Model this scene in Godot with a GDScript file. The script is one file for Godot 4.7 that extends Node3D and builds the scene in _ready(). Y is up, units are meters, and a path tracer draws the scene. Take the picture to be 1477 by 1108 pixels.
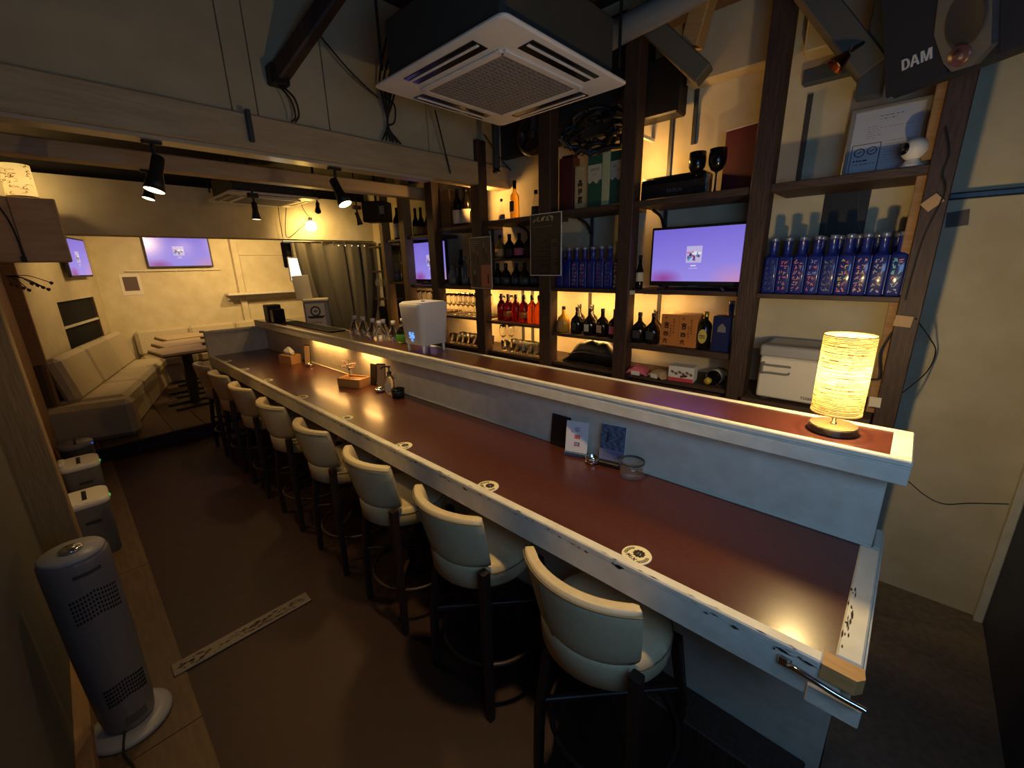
extends Node3D

const V0 := Vector3.ZERO
var rng := RandomNumberGenerator.new()
var M := {}
var used := {}


# ------------------------------------------------------------------ nodes
func numbered(n: String) -> String:
	if not used.has(n):
		used[n] = 0
		return n
	used[n] += 1
	return "%s_%03d" % [n, used[n]]


func tag(o: Node3D, label: String, category := "", group := "", kind := "") -> void:
	if label:
		o.set_meta("label", label)
	if category:
		o.set_meta("category", category)
	if group:
		o.set_meta("group", group)
	if kind:
		o.set_meta("kind", kind)


func thing(n: String, label: String, category: String, at := V0, turn := 0.0, group := "") -> Node3D:
	var o := Node3D.new()
	o.name = numbered(n)
	add_child(o)
	o.position = at
	o.rotation.y = turn
	tag(o, label, category, group)
	return o


func sb() -> SurfaceTool:
	var s := SurfaceTool.new()
	s.begin(Mesh.PRIMITIVE_TRIANGLES)
	s.set_uv(Vector2.ZERO)
	return s


func put(par: Node, n: String, s: SurfaceTool, m: Material, label := "") -> MeshInstance3D:
	s.generate_normals()
	var o := MeshInstance3D.new()
	o.name = numbered(n) if par == self else n
	o.mesh = s.commit()
	o.material_override = m
	par.add_child(o, true)
	if label:
		o.set_meta("label", label)
	return o


func struct(n: String, s: SurfaceTool, m: Material, label := "") -> MeshInstance3D:
	var o := put(self, n, s, m, label)
	o.set_meta("kind", "structure")
	return o


func copy(o: Node3D, at: Vector3, label := "", turn := 0.0) -> Node3D:
	var c: Node3D = o.duplicate()
	c.name = numbered(String(o.get_meta("stem")) if o.has_meta("stem") else String(o.name))
	add_child(c)
	c.position = at
	c.rotation.y = turn
	if label:
		c.set_meta("label", label)
	return c


# ------------------------------------------------------------------ shapes
func poly(s: SurfaceTool, p: Array, inside: Vector3, uv: Array = []) -> void:
	var mid := V0
	for q in p:
		mid += q
	mid /= p.size()
	var n := V0
	for i in range(1, p.size() - 1):
		n += (p[i] - p[0]).cross(p[i + 1] - p[0])
	var out := n.dot(mid - inside) > 0.0
	for i in range(1, p.size() - 1):
		for k in ([0, i + 1, i] if out else [0, i, i + 1]):
			if uv:
				s.set_uv(uv[k])
			s.add_vertex(p[k])


func box(s: SurfaceTool, c: Vector3, d: Vector3, b := 0.0, xf := Transform3D.IDENTITY) -> void:
	s.set_smooth_group(-1)
	var h := d / 2.0
	b = minf(b, minf(h.x, minf(h.y, h.z)) * 0.9)
	var inside := xf * c
	var at := func(x: float, y: float, z: float) -> Vector3: return xf * (c + Vector3(x, y, z))
	if b <= 0.0:
		for k in 3:
			for e in [-1.0, 1.0]:
				var q := []
				for w in [[-1, -1], [1, -1], [1, 1], [-1, 1]]:
					var v := V0
					v[k] = h[k] * e
					v[(k + 1) % 3] = h[(k + 1) % 3] * w[0]
					v[(k + 2) % 3] = h[(k + 2) % 3] * w[1]
					q.append(xf * (c + v))
				poly(s, q, inside)
		return
	for k in 3:
		var i := (k + 1) % 3
		var j := (k + 2) % 3
		for e in [-1.0, 1.0]:
			var q := []
			for w in [[-1, -1], [1, -1], [1, 1], [-1, 1]]:
				var v := V0
				v[k] = h[k] * e
				v[i] = (h[i] - b) * w[0]
				v[j] = (h[j] - b) * w[1]
				q.append(xf * (c + v))
			poly(s, q, inside)
		for e in [-1.0, 1.0]:
			for g in [-1.0, 1.0]:
				var q := []
				for w in [[0, -1], [0, 1], [1, 1], [1, -1]]:
					var v := V0
					v[k] = (h[k] - b) * w[1]
					v[i] = (h[i] - (b if w[0] == 0 else 0.0)) * e
					v[j] = (h[j] - (0.0 if w[0] == 0 else b)) * g
					q.append(xf * (c + v))
				poly(s, q, inside)
	for x in [-1.0, 1.0]:
		for y in [-1.0, 1.0]:
			for z in [-1.0, 1.0]:
				var e := Vector3(x, y, z)
				var r := h - Vector3(b, b, b)
				poly(s, [at.call(h.x * x, r.y * y, r.z * z), at.call(r.x * x, h.y * y, r.z * z), at.call(r.x * x, r.y * y, h.z * z)], inside)


func b2(s: SurfaceTool, lo: Vector3, hi: Vector3, b := 0.0) -> void:
	box(s, (lo + hi) / 2.0, (hi - lo).abs(), b)


func bar(s: SurfaceTool, a: Vector3, e: Vector3, w: float, h: float, b := 0.0) -> void:
	var z := (e - a).normalized()
	var up := Vector3.UP if absf(z.y) < 0.95 else Vector3.RIGHT
	var x := up.cross(z).normalized()
	box(s, V0, Vector3(w, h, a.distance_to(e)), b, Transform3D(Basis(x, z.cross(x), z), (a + e) / 2.0))


func lathe(s: SurfaceTool, prof: Array, n := 20, xf := Transform3D.IDENTITY, smooth := true, uvs := false) -> void:
	s.set_smooth_group(1 if smooth else -1)
	for i in prof.size() - 1:
		var a: Vector2 = prof[i]
		var b: Vector2 = prof[i + 1]
		for k in n:
			var t0 := TAU * k / n
			var t1 := TAU * (k + 1) / n
			var q := [Vector3(a.x * cos(t0), a.y, a.x * sin(t0)), Vector3(a.x * cos(t1), a.y, a.x * sin(t1)), Vector3(b.x * cos(t1), b.y, b.x * sin(t1)), Vector3(b.x * cos(t0), b.y, b.x * sin(t0))]
			var u := [Vector2(float(k) / n, 1.0 - float(i) / (prof.size() - 1)), Vector2(float(k + 1) / n, 1.0 - float(i) / (prof.size() - 1)), Vector2(float(k + 1) / n, 1.0 - float(i + 1) / (prof.size() - 1)), Vector2(float(k) / n, 1.0 - float(i + 1) / (prof.size() - 1))]
			for f in [[0, 1, 2], [0, 2, 3]]:
				if (q[f[0]] - q[f[1]]).length() < 1e-6 or (q[f[1]] - q[f[2]]).length() < 1e-6 or (q[f[0]] - q[f[2]]).length() < 1e-6:
					continue
				for j in f:
					if uvs:
						s.set_uv(u[j])
					s.add_vertex(xf * q[j])


func pv(a: Array) -> Array:
	var out := []
	for i in range(0, a.size(), 2):
		out.append(Vector2(a[i], a[i + 1]))
	return out


func loft(s: SurfaceTool, rings: Array, caps := true, smooth := true) -> void:
	var k: int = rings[0].size()
	var cs := []
	for r in rings:
		var c := V0
		for p in r:
			c += p
		cs.append(c / k)
	s.set_smooth_group(1 if smooth else -1)
	for i in rings.size() - 1:
		var inside: Vector3 = (cs[i] + cs[i + 1]) / 2.0
		for j in k:
			var m := (j + 1) % k
			poly(s, [rings[i][j], rings[i][m], rings[i + 1][m], rings[i + 1][j]], inside)
	if caps:
		s.set_smooth_group(-1)
		poly(s, Array(rings[0]), cs[1] if cs[1].distance_to(cs[0]) > 1e-5 else cs[0] + Vector3.UP)
		poly(s, Array(rings[-1]), cs[-2])


func tube(s: SurfaceTool, pts: Array, r: float, n := 6) -> void:
	var rings := []
	var side := V0
	for i in pts.size():
		var d: Vector3 = (pts[mini(i + 1, pts.size() - 1)] - pts[maxi(i - 1, 0)]).normalized()
		if side == V0:
			side = d.cross(Vector3.UP if absf(d.y) < 0.9 else Vector3.RIGHT).normalized()
		side = (side - d * side.dot(d)).normalized()
		var up := d.cross(side)
		var ring := []
		for k in n:
			ring.append(pts[i] + (side * cos(TAU * k / n) + up * sin(TAU * k / n)) * r)
		rings.append(ring)
	loft(s, rings)


func curve(pts: Array, n := 6) -> Array:
	var c := Curve3D.new()
	for i in pts.size():
		var t: Vector3 = (pts[mini(i + 1, pts.size() - 1)] - pts[maxi(i - 1, 0)]) / 6.0
		c.add_point(pts[i], -t, t)
	var out := []
	for i in pts.size() - 1:
		for k in n:
			out.append(c.sample(i, float(k) / n))
	out.append(pts[-1])
	return out


func prism(s: SurfaceTool, pts: Array, z0: float, z1: float, xf := Transform3D.IDENTITY) -> void:
	s.set_smooth_group(-1)
	var flat := PackedVector2Array(pts)
	var tri := Geometry2D.triangulate_polygon(flat)
	var mid := Vector2.ZERO
	for p in pts:
		mid += p
	mid /= pts.size()
	var zc := (z0 + z1) / 2.0
	for z in [z0, z1]:
		for i in range(0, tri.size(), 3):
			var q := []
			for j in 3:
				q.append(xf * Vector3(flat[tri[i + j]].x, flat[tri[i + j]].y, z))
			poly(s, q, xf * Vector3((flat[tri[i]].x + flat[tri[i + 1]].x + flat[tri[i + 2]].x) / 3.0, (flat[tri[i]].y + flat[tri[i + 1]].y + flat[tri[i + 2]].y) / 3.0, zc))
	var cw := Geometry2D.is_polygon_clockwise(flat)
	for i in pts.size():
		var a: Vector2 = pts[i]
		var b: Vector2 = pts[(i + 1) % pts.size()]
		var nrm := Vector2(b.y - a.y, a.x - b.x) * (-1.0 if cw else 1.0)
		var m := (a + b) / 2.0 - nrm.normalized() * 0.001
		poly(s, [xf * Vector3(a.x, a.y, z0), xf * Vector3(b.x, b.y, z0), xf * Vector3(b.x, b.y, z1), xf * Vector3(a.x, a.y, z1)], xf * Vector3(m.x, m.y, zc))


func rrect(w: float, h: float, r: float, n := 4) -> Array:
	var out := []
	for c in [[1, 1, 0], [-1, 1, 1], [-1, -1, 2], [1, -1, 3]]:
		for i in n + 1:
			var t: float = PI / 2 * (c[2] + float(i) / n)
			out.append(Vector2((w / 2 - r) * c[0] + cos(t) * r, (h / 2 - r) * c[1] + sin(t) * r))
	return out


func print_quad(s: SurfaceTool, c: Vector3, right: Vector3, up: Vector3) -> void:
	s.set_smooth_group(-1)
	var n := right.cross(up)
	poly(s, [c - right - up, c + right - up, c + right + up, c - right + up], c - n, [Vector2(0, 1), Vector2(1, 1), Vector2(1, 0), Vector2(0, 0)])


func text(par: Node, n: String, what: String, size: float, depth: float, m: Material, at: Transform3D, bold := true) -> void:
	var t := TextMesh.new()
	var f := SystemFont.new()
	f.font_names = ["Droid Sans"]
	f.font_weight = 700 if bold else 400
	t.font = f
	t.text = what
	t.font_size = 32
	t.pixel_size = size / 32.0
	t.depth = depth
	t.curve_step = 2.0
	var o := MeshInstance3D.new()
	o.name = n
	o.mesh = t
	o.material_override = m
	o.transform = at
	par.add_child(o, true)


# ------------------------------------------------------------------ materials
func rgb8(r: int, g: int, b: int) -> Color:
	return Color8(r, g, b)


func mat(c: Color, rough := 0.7, metal := 0.0) -> StandardMaterial3D:
	var m := StandardMaterial3D.new()
	m.albedo_color = c
	m.roughness = rough
	m.metallic = metal
	return m


func noise(freq: float, sd: int, ramp: Array, size := 256, oct := 4) -> NoiseTexture2D:
	var f := FastNoiseLite.new()
	f.noise_type = FastNoiseLite.TYPE_SIMPLEX_SMOOTH
	f.frequency = freq
	f.fractal_octaves = oct
	f.seed = sd
	var t := NoiseTexture2D.new()
	t.width = size
	t.height = size
	t.seamless = true
	t.noise = f
	if ramp:
		var g := Gradient.new()
		g.offsets = PackedFloat32Array()
		var off := PackedFloat32Array()
		var cols := PackedColorArray()
		for i in ramp.size():
			off.append(float(i) / (ramp.size() - 1))
			cols.append(ramp[i])
		g.offsets = off
		g.colors = cols
		t.color_ramp = g
	return t


func noisy(a: Color, b: Color, freq: float, sd: int, scale: Vector3, rough := 0.7, bump := 0.0, c = null) -> StandardMaterial3D:
	var m := mat(Color.WHITE, rough)
	m.albedo_texture = noise(freq, sd, [a, c, b] if c != null else [a, b])
	m.uv1_triplanar = true
	m.uv1_world_triplanar = true
	m.uv1_scale = scale
	if bump > 0.0:
		m.heightmap_enabled = true
		m.heightmap_texture = M.bump
		m.heightmap_scale = bump
	return m


func glow(c: Color, e: float) -> StandardMaterial3D:
	var m := mat(c, 0.5)
	m.emission_enabled = true
	m.emission = c
	m.emission_energy_multiplier = e
	return m


func glass(c: Color, alpha: float, rough := 0.03) -> StandardMaterial3D:
	var m := mat(Color(c, alpha), rough)
	m.transparency = BaseMaterial3D.TRANSPARENCY_ALPHA
	return m


func tinted(c: Color, rough := 0.05) -> StandardMaterial3D:
	var m := mat(Color(c, 0.0), rough)
	m.refraction_enabled = true
	m.refraction_scale = 0.035
	m.transparency = BaseMaterial3D.TRANSPARENCY_ALPHA
	return m


func printed(im: Image, rough := 0.6) -> StandardMaterial3D:
	var m := mat(Color.WHITE, rough)
	m.albedo_texture = ImageTexture.create_from_image(im)
	return m


func stroke(im: Image, a: Vector2, b: Vector2, w: float, c: Color) -> void:
	var lo := Vector2i((a.min(b) - Vector2(w, w)).floor())
	var hi := Vector2i((a.max(b) + Vector2(w, w)).ceil())
	for y in range(maxi(lo.y, 0), mini(hi.y + 1, im.get_height())):
		for x in range(maxi(lo.x, 0), mini(hi.x + 1, im.get_width())):
			var p := Vector2(x, y)
			if Geometry2D.get_closest_point_to_segment(p, a, b).distance_to(p) <= w / 2.0:
				im.set_pixel(x, y, c)


func glyph(im: Image, which: String, x: float, y: float, size: float, w: float, c: Color) -> void:
	var k := {
		"lucky": [1, 2, 9, 2, 5, 0.5, 5, 4.3, 2, 4.3, 8, 4.3, 2.5, 6, 7.5, 6, 2.5, 6, 2.5, 9.5, 7.5, 6, 7.5, 9.5, 2.5, 9.5, 7.5, 9.5],
		"four": [1, 2, 9, 2, 1, 2, 1, 9, 9, 2, 9, 9, 1, 9, 9, 9, 4, 2, 4, 5, 4, 5, 2.5, 6.5, 6, 2, 6, 6, 6, 6, 8, 6],
		"six": [5, 0.5, 5, 2, 1, 3.2, 9, 3.2, 3.8, 5, 1.5, 9, 6.2, 5, 8.5, 9],
		"forest": [2, 1.5, 8, 1.5, 5, 0, 5, 4.5, 5, 1.5, 2.5, 4, 5, 1.5, 7.5, 4, 0.5, 6, 4.5, 6, 2.5, 4.6, 2.5, 10, 2.5, 6, 0.5, 9, 2.5, 6, 4.5, 8.5, 5.5, 6, 9.5, 6, 7.5, 4.6, 7.5, 10, 7.5, 6, 5.5, 8.5, 7.5, 6, 9.5, 9],
		"that": [2.5, 0.5, 1, 4, 2, 3, 2, 9.5, 4, 1.5, 8.5, 1.5, 8.5, 1.5, 8.5, 6.5, 3.5, 4, 9.5, 4, 4, 6.5, 8.5, 6.5, 6, 1.5, 4, 9.5],
		"store": [1, 1.2, 9, 1.2, 3.5, 0.3, 3.5, 2.2, 6.5, 0.3, 6.5, 2.2, 1.5, 3, 9.3, 3, 1.8, 3, 1, 9.5, 6.5, 2.5, 9, 9.5, 9, 6, 6, 9.5, 3, 4.5, 6, 4.5, 3, 4.5, 3, 9, 3, 6.7, 6, 6.7, 3, 9, 6, 9, 4.5, 4.5, 4.5, 9],
		"M": [1, 9, 2, 1, 2, 1, 5, 7, 5, 7, 8, 1, 8, 1, 9, 9],
		"I": [5, 1, 5, 9],
		"X": [1.5, 1, 8.5, 9, 8.5, 1, 1.5, 9],
	}
	var a: Array = k[which]
	for i in range(0, a.size(), 4):
		stroke(im, Vector2(x, y) + Vector2(a[i], a[i + 1]) * size / 10.0, Vector2(x, y) + Vector2(a[i + 2], a[i + 3]) * size / 10.0, w, c)


func scribble(im: Image, box_: Rect2, size: float, w: float, cols: Array) -> void:
	# rows of small handwritten-looking strokes
	var y := box_.position.y
	while y < box_.end.y - size * 0.6:
		var x := box_.position.x
		while x < box_.end.x - size * 0.5:
			var c: Color = cols[rng.randi() % cols.size()]
			var p := Vector2(x, y)
			for i in 3:
				var a := p + Vector2(rng.randf(), rng.randf()) * size * 0.85
				stroke(im, a, p + Vector2(rng.randf(), rng.randf()) * size * 0.85, w, c)
			x += size
		y += size * 1.15


func lines(im: Image, x0: int, x1: int, y0: int, y1: int, step: int, c: Color, h := 1) -> void:
	var y := y0
	while y < y1:
		var x := x0
		while x < x1:
			var n := 2 + rng.randi() % 9
			im.fill_rect(Rect2i(x, y, mini(n, x1 - x), h), c)
			x += n + 2 + rng.randi() % 3
			if rng.randf() < 0.08:
				break
		y += step


# ------------------------------------------------------------------ scene
func _ready() -> void:
	rng.seed = 7
	var cam := Camera3D.new()
	cam.name = "camera"
	add_child(cam)
	cam.transform = Transform3D(Basis(Vector3(0.72967273, -0.02294776, -0.68341138), Vector3(-0.17093485, 0.96158452, -0.21479407), Vector3(0.66208685, 0.27354819, 0.69771942)).orthonormalized(), Vector3(0, 1.9, 0))
	cam.fov = 84.68
	cam.near = 0.02
	cam.far = 60.0
	cam.current = true
	var we := WorldEnvironment.new()
	we.name = "world_environment"
	var env := Environment.new()
	env.background_mode = Environment.BG_COLOR
	env.background_color = Color.BLACK
	env.tonemap_mode = Environment.TONE_MAPPER_LINEAR
	env.tonemap_exposure = 1.0
	env.sdfgi_enabled = true
	env.ssao_enabled = true
	env.ssil_enabled = true
	we.environment = env
	add_child(we)
	make_materials()
	lights()
	shell()
	ceiling_works()
	bar_fittings()
	shelves()
	far_room()
	stools()
	counter_things()
	ledge_things()
	shelf_things()
	left_things()
	right_things()
	hanging_things()


func omni(at: Vector3, c: Color, e: float, size := 0.03, par: Node = self) -> void:
	var l := OmniLight3D.new()
	l.name = "lamp_light"
	l.position = at
	l.light_color = c
	l.light_energy = e
	l.light_size = size
	l.omni_range = 14.0
	l.omni_attenuation = 2.0
	l.shadow_enabled = true
	par.add_child(l, true)


func spot(at: Vector3, to: Vector3, c: Color, e: float, angle: float, size := 0.03) -> void:
	var l := SpotLight3D.new()
	l.name = "spot_light"
	l.light_color = c
	l.light_energy = e
	l.light_size = size
	l.spot_angle = angle
	l.spot_angle_attenuation = 0.8
	l.spot_range = 14.0
	l.spot_attenuation = 2.0
	l.shadow_enabled = true
	add_child(l, true)
	l.look_at_from_position(at, to, Vector3.UP if absf((to - at).normalized().y) < 0.98 else Vector3.RIGHT)


func area(at: Vector3, to: Vector3, size: Vector2, c: Color, e: float) -> void:
	var l := AreaLight3D.new()
	l.name = "panel_light"
	l.light_color = c
	l.light_energy = e
	l.area_size = size
	l.area_range = 14.0
	l.shadow_enabled = true
	add_child(l, true)
	l.look_at_from_position(at, to, Vector3.UP if absf((to - at).normalized().y) < 0.98 else Vector3.FORWARD)


const WARM := Color(1.0, 0.78, 0.48)
const AMBER := Color(1.0, 0.75, 0.42)
const BLUE := Color(0.55, 0.76, 1.0)
const E_BLUE := 0.95      # unseen screen behind the lens, placed to light the bar end blue
const E_LAMP := 0.40      # bulb of the table lamp
const E_NEAR := 3.2       # unseen spot above the near stools
const E_TRACK := 1.1      # track spots
const E_CELL := 0.42      # unseen strips placed to light the lower shelf bays
const E_UNDER := 0.32     # strip under the ledge
const E_FAR := 2.0        # spots of the far room
const E_TV := 0.025


func lights() -> void:
	# unseen screen, placed to cast blue light on the near right end
	area(Vector3(0.42, 1.95, -0.30) + Vector3(-0.61, 0, -0.75).normalized() * 0.01, Vector3(0.42, 1.95, -0.30) + Vector3(-0.61, 0, -0.75), Vector2(0.9, 0.5), BLUE, E_BLUE)
	# strip under the ledge
	area(Vector3(-3.85, 1.2525, -1.585), Vector3(-3.85, 0.0, -1.585), Vector2(0.68, 0.014), AMBER, E_UNDER * 0.6)
	area(Vector3(-3.08, 1.2525, -1.585), Vector3(-3.08, 0.0, -1.585), Vector2(0.28, 0.014), AMBER, E_UNDER * 0.4)
	# unseen strips below the shelves, placed to light the bottles and glasses
	for x in [[-4.0, -3.66], [-3.5, -3.0], [-2.83, -2.25], [-2.06, -1.55], [-1.39, -1.2]]:
		area(Vector3((x[0] + x[1]) / 2, 1.672, -2.83), Vector3((x[0] + x[1]) / 2, 1.2, -3.05), Vector2(x[1] - x[0], 0.012), AMBER, E_CELL * (x[1] - x[0]) / 0.5)
	for q in [[-3.5, -3.0, 1.39], [-2.83, -2.25, 1.376], [-2.06, -1.55, 1.333]]:
		area(Vector3((q[0] + q[1]) / 2, q[2] - 0.006, -2.80), Vector3((q[0] + q[1]) / 2, 1.0, -3.05), Vector2(q[1] - q[0], 0.012), AMBER, E_CELL * 0.6 * (q[1] - q[0]) / 0.5)


func make_materials() -> void:
	M.bump = noise(0.05, 3, [])
	M.fine = noise(0.25, 5, [])
	M.plaster = noisy(rgb8(196, 182, 146), rgb8(214, 202, 170), 0.02, 11, Vector3(0.6, 0.6, 0.6), 0.85, 0.25)
	M.panel = noisy(rgb8(182, 166, 132), rgb8(202, 186, 152), 0.015, 12, Vector3(0.5, 0.5, 0.5), 0.8, 0.1)
	M.paint = noisy(rgb8(206, 200, 178), rgb8(224, 218, 198), 0.03, 13, Vector3(1.2, 1.2, 1.2), 0.55, 0.15)
	M.darkwood = noisy(rgb8(52, 36, 27), rgb8(78, 56, 42), 0.03, 14, Vector3(6, 0.7, 6), 0.6, 0.15)
	M.shelfwood = noisy(rgb8(58, 42, 33), rgb8(84, 63, 49), 0.03, 15, Vector3(0.8, 6, 6), 0.6, 0.15)
	M.tan = noisy(rgb8(140, 104, 66), rgb8(166, 128, 84), 0.03, 16, Vector3(0.7, 5, 5), 0.7, 0.1)
	M.beam = noisy(rgb8(176, 154, 118), rgb8(198, 176, 138), 0.02, 17, Vector3(3, 3, 0.5), 0.5, 0.12)
	M.pillar = noisy(rgb8(128, 106, 74), rgb8(146, 122, 88), 0.03, 26, Vector3(5, 0.5, 5), 0.7, 0.1)
	M.counter = noisy(rgb8(72, 36, 28), rgb8(86, 43, 33), 0.08, 18, Vector3(2, 2, 2), 0.3)
	M.counter.clearcoat_enabled = true
	M.counter.clearcoat = 0.35
	M.counter.clearcoat_roughness = 0.14
	M.counter.heightmap_enabled = true
	M.counter.heightmap_texture = M.fine
	M.counter.heightmap_scale = 0.012
	M.floor = noisy(rgb8(40, 20, 14), rgb8(54, 27, 18), 0.05, 19, Vector3(1, 1, 1), 0.6, 0.05)
	M.strip = noisy(rgb8(80, 61, 41), rgb8(100, 78, 53), 0.03, 20, Vector3(0.6, 4, 4), 0.6)
	M.leather = noisy(rgb8(198, 178, 134), rgb8(210, 192, 150), 0.05, 21, Vector3(2, 2, 2), 0.42)
	M.leather.heightmap_enabled = true
	M.leather.heightmap_texture = M.fine
	M.leather.heightmap_scale = 0.03
	M.couch = noisy(rgb8(186, 172, 140), rgb8(202, 188, 156), 0.05, 22, Vector3(2, 2, 2), 0.5)
	M.seam = mat(rgb8(120, 104, 70), 0.6)
	M.dark = mat(rgb8(22, 20, 20), 0.5)
	M.blackgloss = mat(rgb8(14, 14, 16), 0.2)
	M.leg = mat(rgb8(46, 30, 24), 0.45)
	M.ceil = noisy(rgb8(44, 40, 36), rgb8(58, 54, 48), 0.03, 23, Vector3(0.6, 0.6, 0.6), 0.9)
	M.navy = mat(rgb8(44, 50, 76), 0.6)
	M.white = mat(rgb8(222, 218, 208), 0.45)
	M.whiteplastic = mat(rgb8(206, 204, 200), 0.35)
	M.grey = mat(rgb8(120, 118, 112), 0.5)
	M.greyplastic = mat(rgb8(150, 148, 150), 0.4)
	M.dgrey = mat(rgb8(60, 60, 60), 0.5)
	M.chrome = mat(rgb8(210, 210, 210), 0.15, 1.0)
	M.steel = mat(rgb8(150, 148, 144), 0.35, 1.0)
	M.copper = mat(rgb8(190, 120, 80), 0.25, 1.0)
	M.glass = glass(rgb8(235, 240, 238), 0.10)
	M.stem = mat(Color(1, 1, 1, 0.0), 0.0)
	M.stem.refraction_enabled = true
	M.stem.refraction_scale = 0.05
	M.stem.transparency = BaseMaterial3D.TRANSPARENCY_ALPHA
	M.cabglass = glass(rgb8(200, 206, 204), 0.10)
	M.rawwood = noisy(rgb8(176, 128, 70), rgb8(200, 152, 92), 0.03, 24, Vector3(1, 6, 6), 0.6)
	M.chip = mat(rgb8(52, 36, 26), 0.8)
	M.paper = mat(rgb8(232, 228, 216), 0.8)
	M.kraft = mat(rgb8(182, 150, 112), 0.8)
	M.carton = mat(rgb8(206, 132, 60), 0.8)
	M.curtain = noisy(rgb8(96, 90, 76), rgb8(112, 104, 88), 0.1, 25, Vector3(3, 3, 3), 0.9)
	M.curtain.rim_enabled = true
	M.curtain.rim = 0.3
	M.blueglass = mat(rgb8(22, 38, 126), 0.12)
	M.blueglass.clearcoat_enabled = true
	M.blueglass.clearcoat = 0.6
	M.blueglint = mat(rgb8(110, 130, 200), 0.15)  # pale blue standing in for the highlight on bottle edges
	M.darkglass = mat(rgb8(20, 17, 14), 0.12)
	M.greenglass = mat(rgb8(20, 34, 22), 0.12)
	M.amberglass = tinted(rgb8(230, 172, 74))
	M.goldglass = mat(rgb8(200, 150, 50), 0.25)
	M.redglass = tinted(rgb8(104, 12, 10))
	M.orangeglass = tinted(rgb8(158, 62, 20))
	M.bulb = glow(Color(1.0, 0.86, 0.6), 12.0)
	M.bulbface = glow(Color(1.0, 0.88, 0.66), 6.0)
	M.led = glow(AMBER, 2.5)
	M.leddot = glow(AMBER, 16.0)
	M.cable = mat(rgb8(24, 22, 20), 0.6)
	M.pink = mat(rgb8(224, 110, 120), 0.6)
	M.label = mat(rgb8(214, 204, 176), 0.7)
	M.blackcap = mat(rgb8(18, 16, 16), 0.35)
	M.bluecap = mat(rgb8(150, 160, 190), 0.25, 0.6)
	M.screen = screen_mat()


func screen_mat() -> StandardMaterial3D:
	var im := Image.create(160, 90, false, Image.FORMAT_RGB8)
	for y in 90:
		for x in 160:
			var u := x / 160.0
			var v := y / 90.0
			var c := Color(0.50, 0.44, 0.90).lerp(Color(0.66, 0.60, 0.98), clampf(v * 0.9 + u * 0.2, 0, 1))
			c = c.lerp(Color(0.62, 0.28, 0.62), clampf(1.0 - Vector2(u * 1.7 - 0.25, (v - 0.95) * 2.0).length() * 2.4, 0, 1))
			c = c.lerp(Color(0.92, 0.60, 0.74), clampf(1.0 - Vector2((u - 0.95) * 1.2, v - 1.0).length() * 2.6, 0, 1) * 0.7)
			im.set_pixel(x, y, c)
	im.fill_rect(Rect2i(65, 30, 28, 28), Color(0.80, 0.76, 0.94))
	for i in 26:
		var c: Color = [Color(0.30, 0.26, 0.42), Color(0.90, 0.34, 0.60), Color(0.96, 0.94, 0.98), Color(0.30, 0.62, 0.82), Color(0.56, 0.40, 0.60)][i % 5]
		im.fill_rect(Rect2i(66 + rng.randi() % 21, 38 + rng.randi() % 14, 3 + rng.randi() % 4, 2 + rng.randi() % 5), c)
	im.fill_rect(Rect2i(74, 62, 10, 2), Color(0.95, 0.93, 1.0))
	im.fill_rect(Rect2i(71, 67, 16, 1), Color(0.85, 0.82, 1.0))
	var m := mat(Color.BLACK, 0.25)
	m.emission_enabled = true
	m.emission = Color.WHITE
	m.emission_operator = BaseMaterial3D.EMISSION_OP_MULTIPLY
	m.emission_texture = ImageTexture.create_from_image(im)
	m.emission_energy_multiplier = 0.8
	return m


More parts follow.
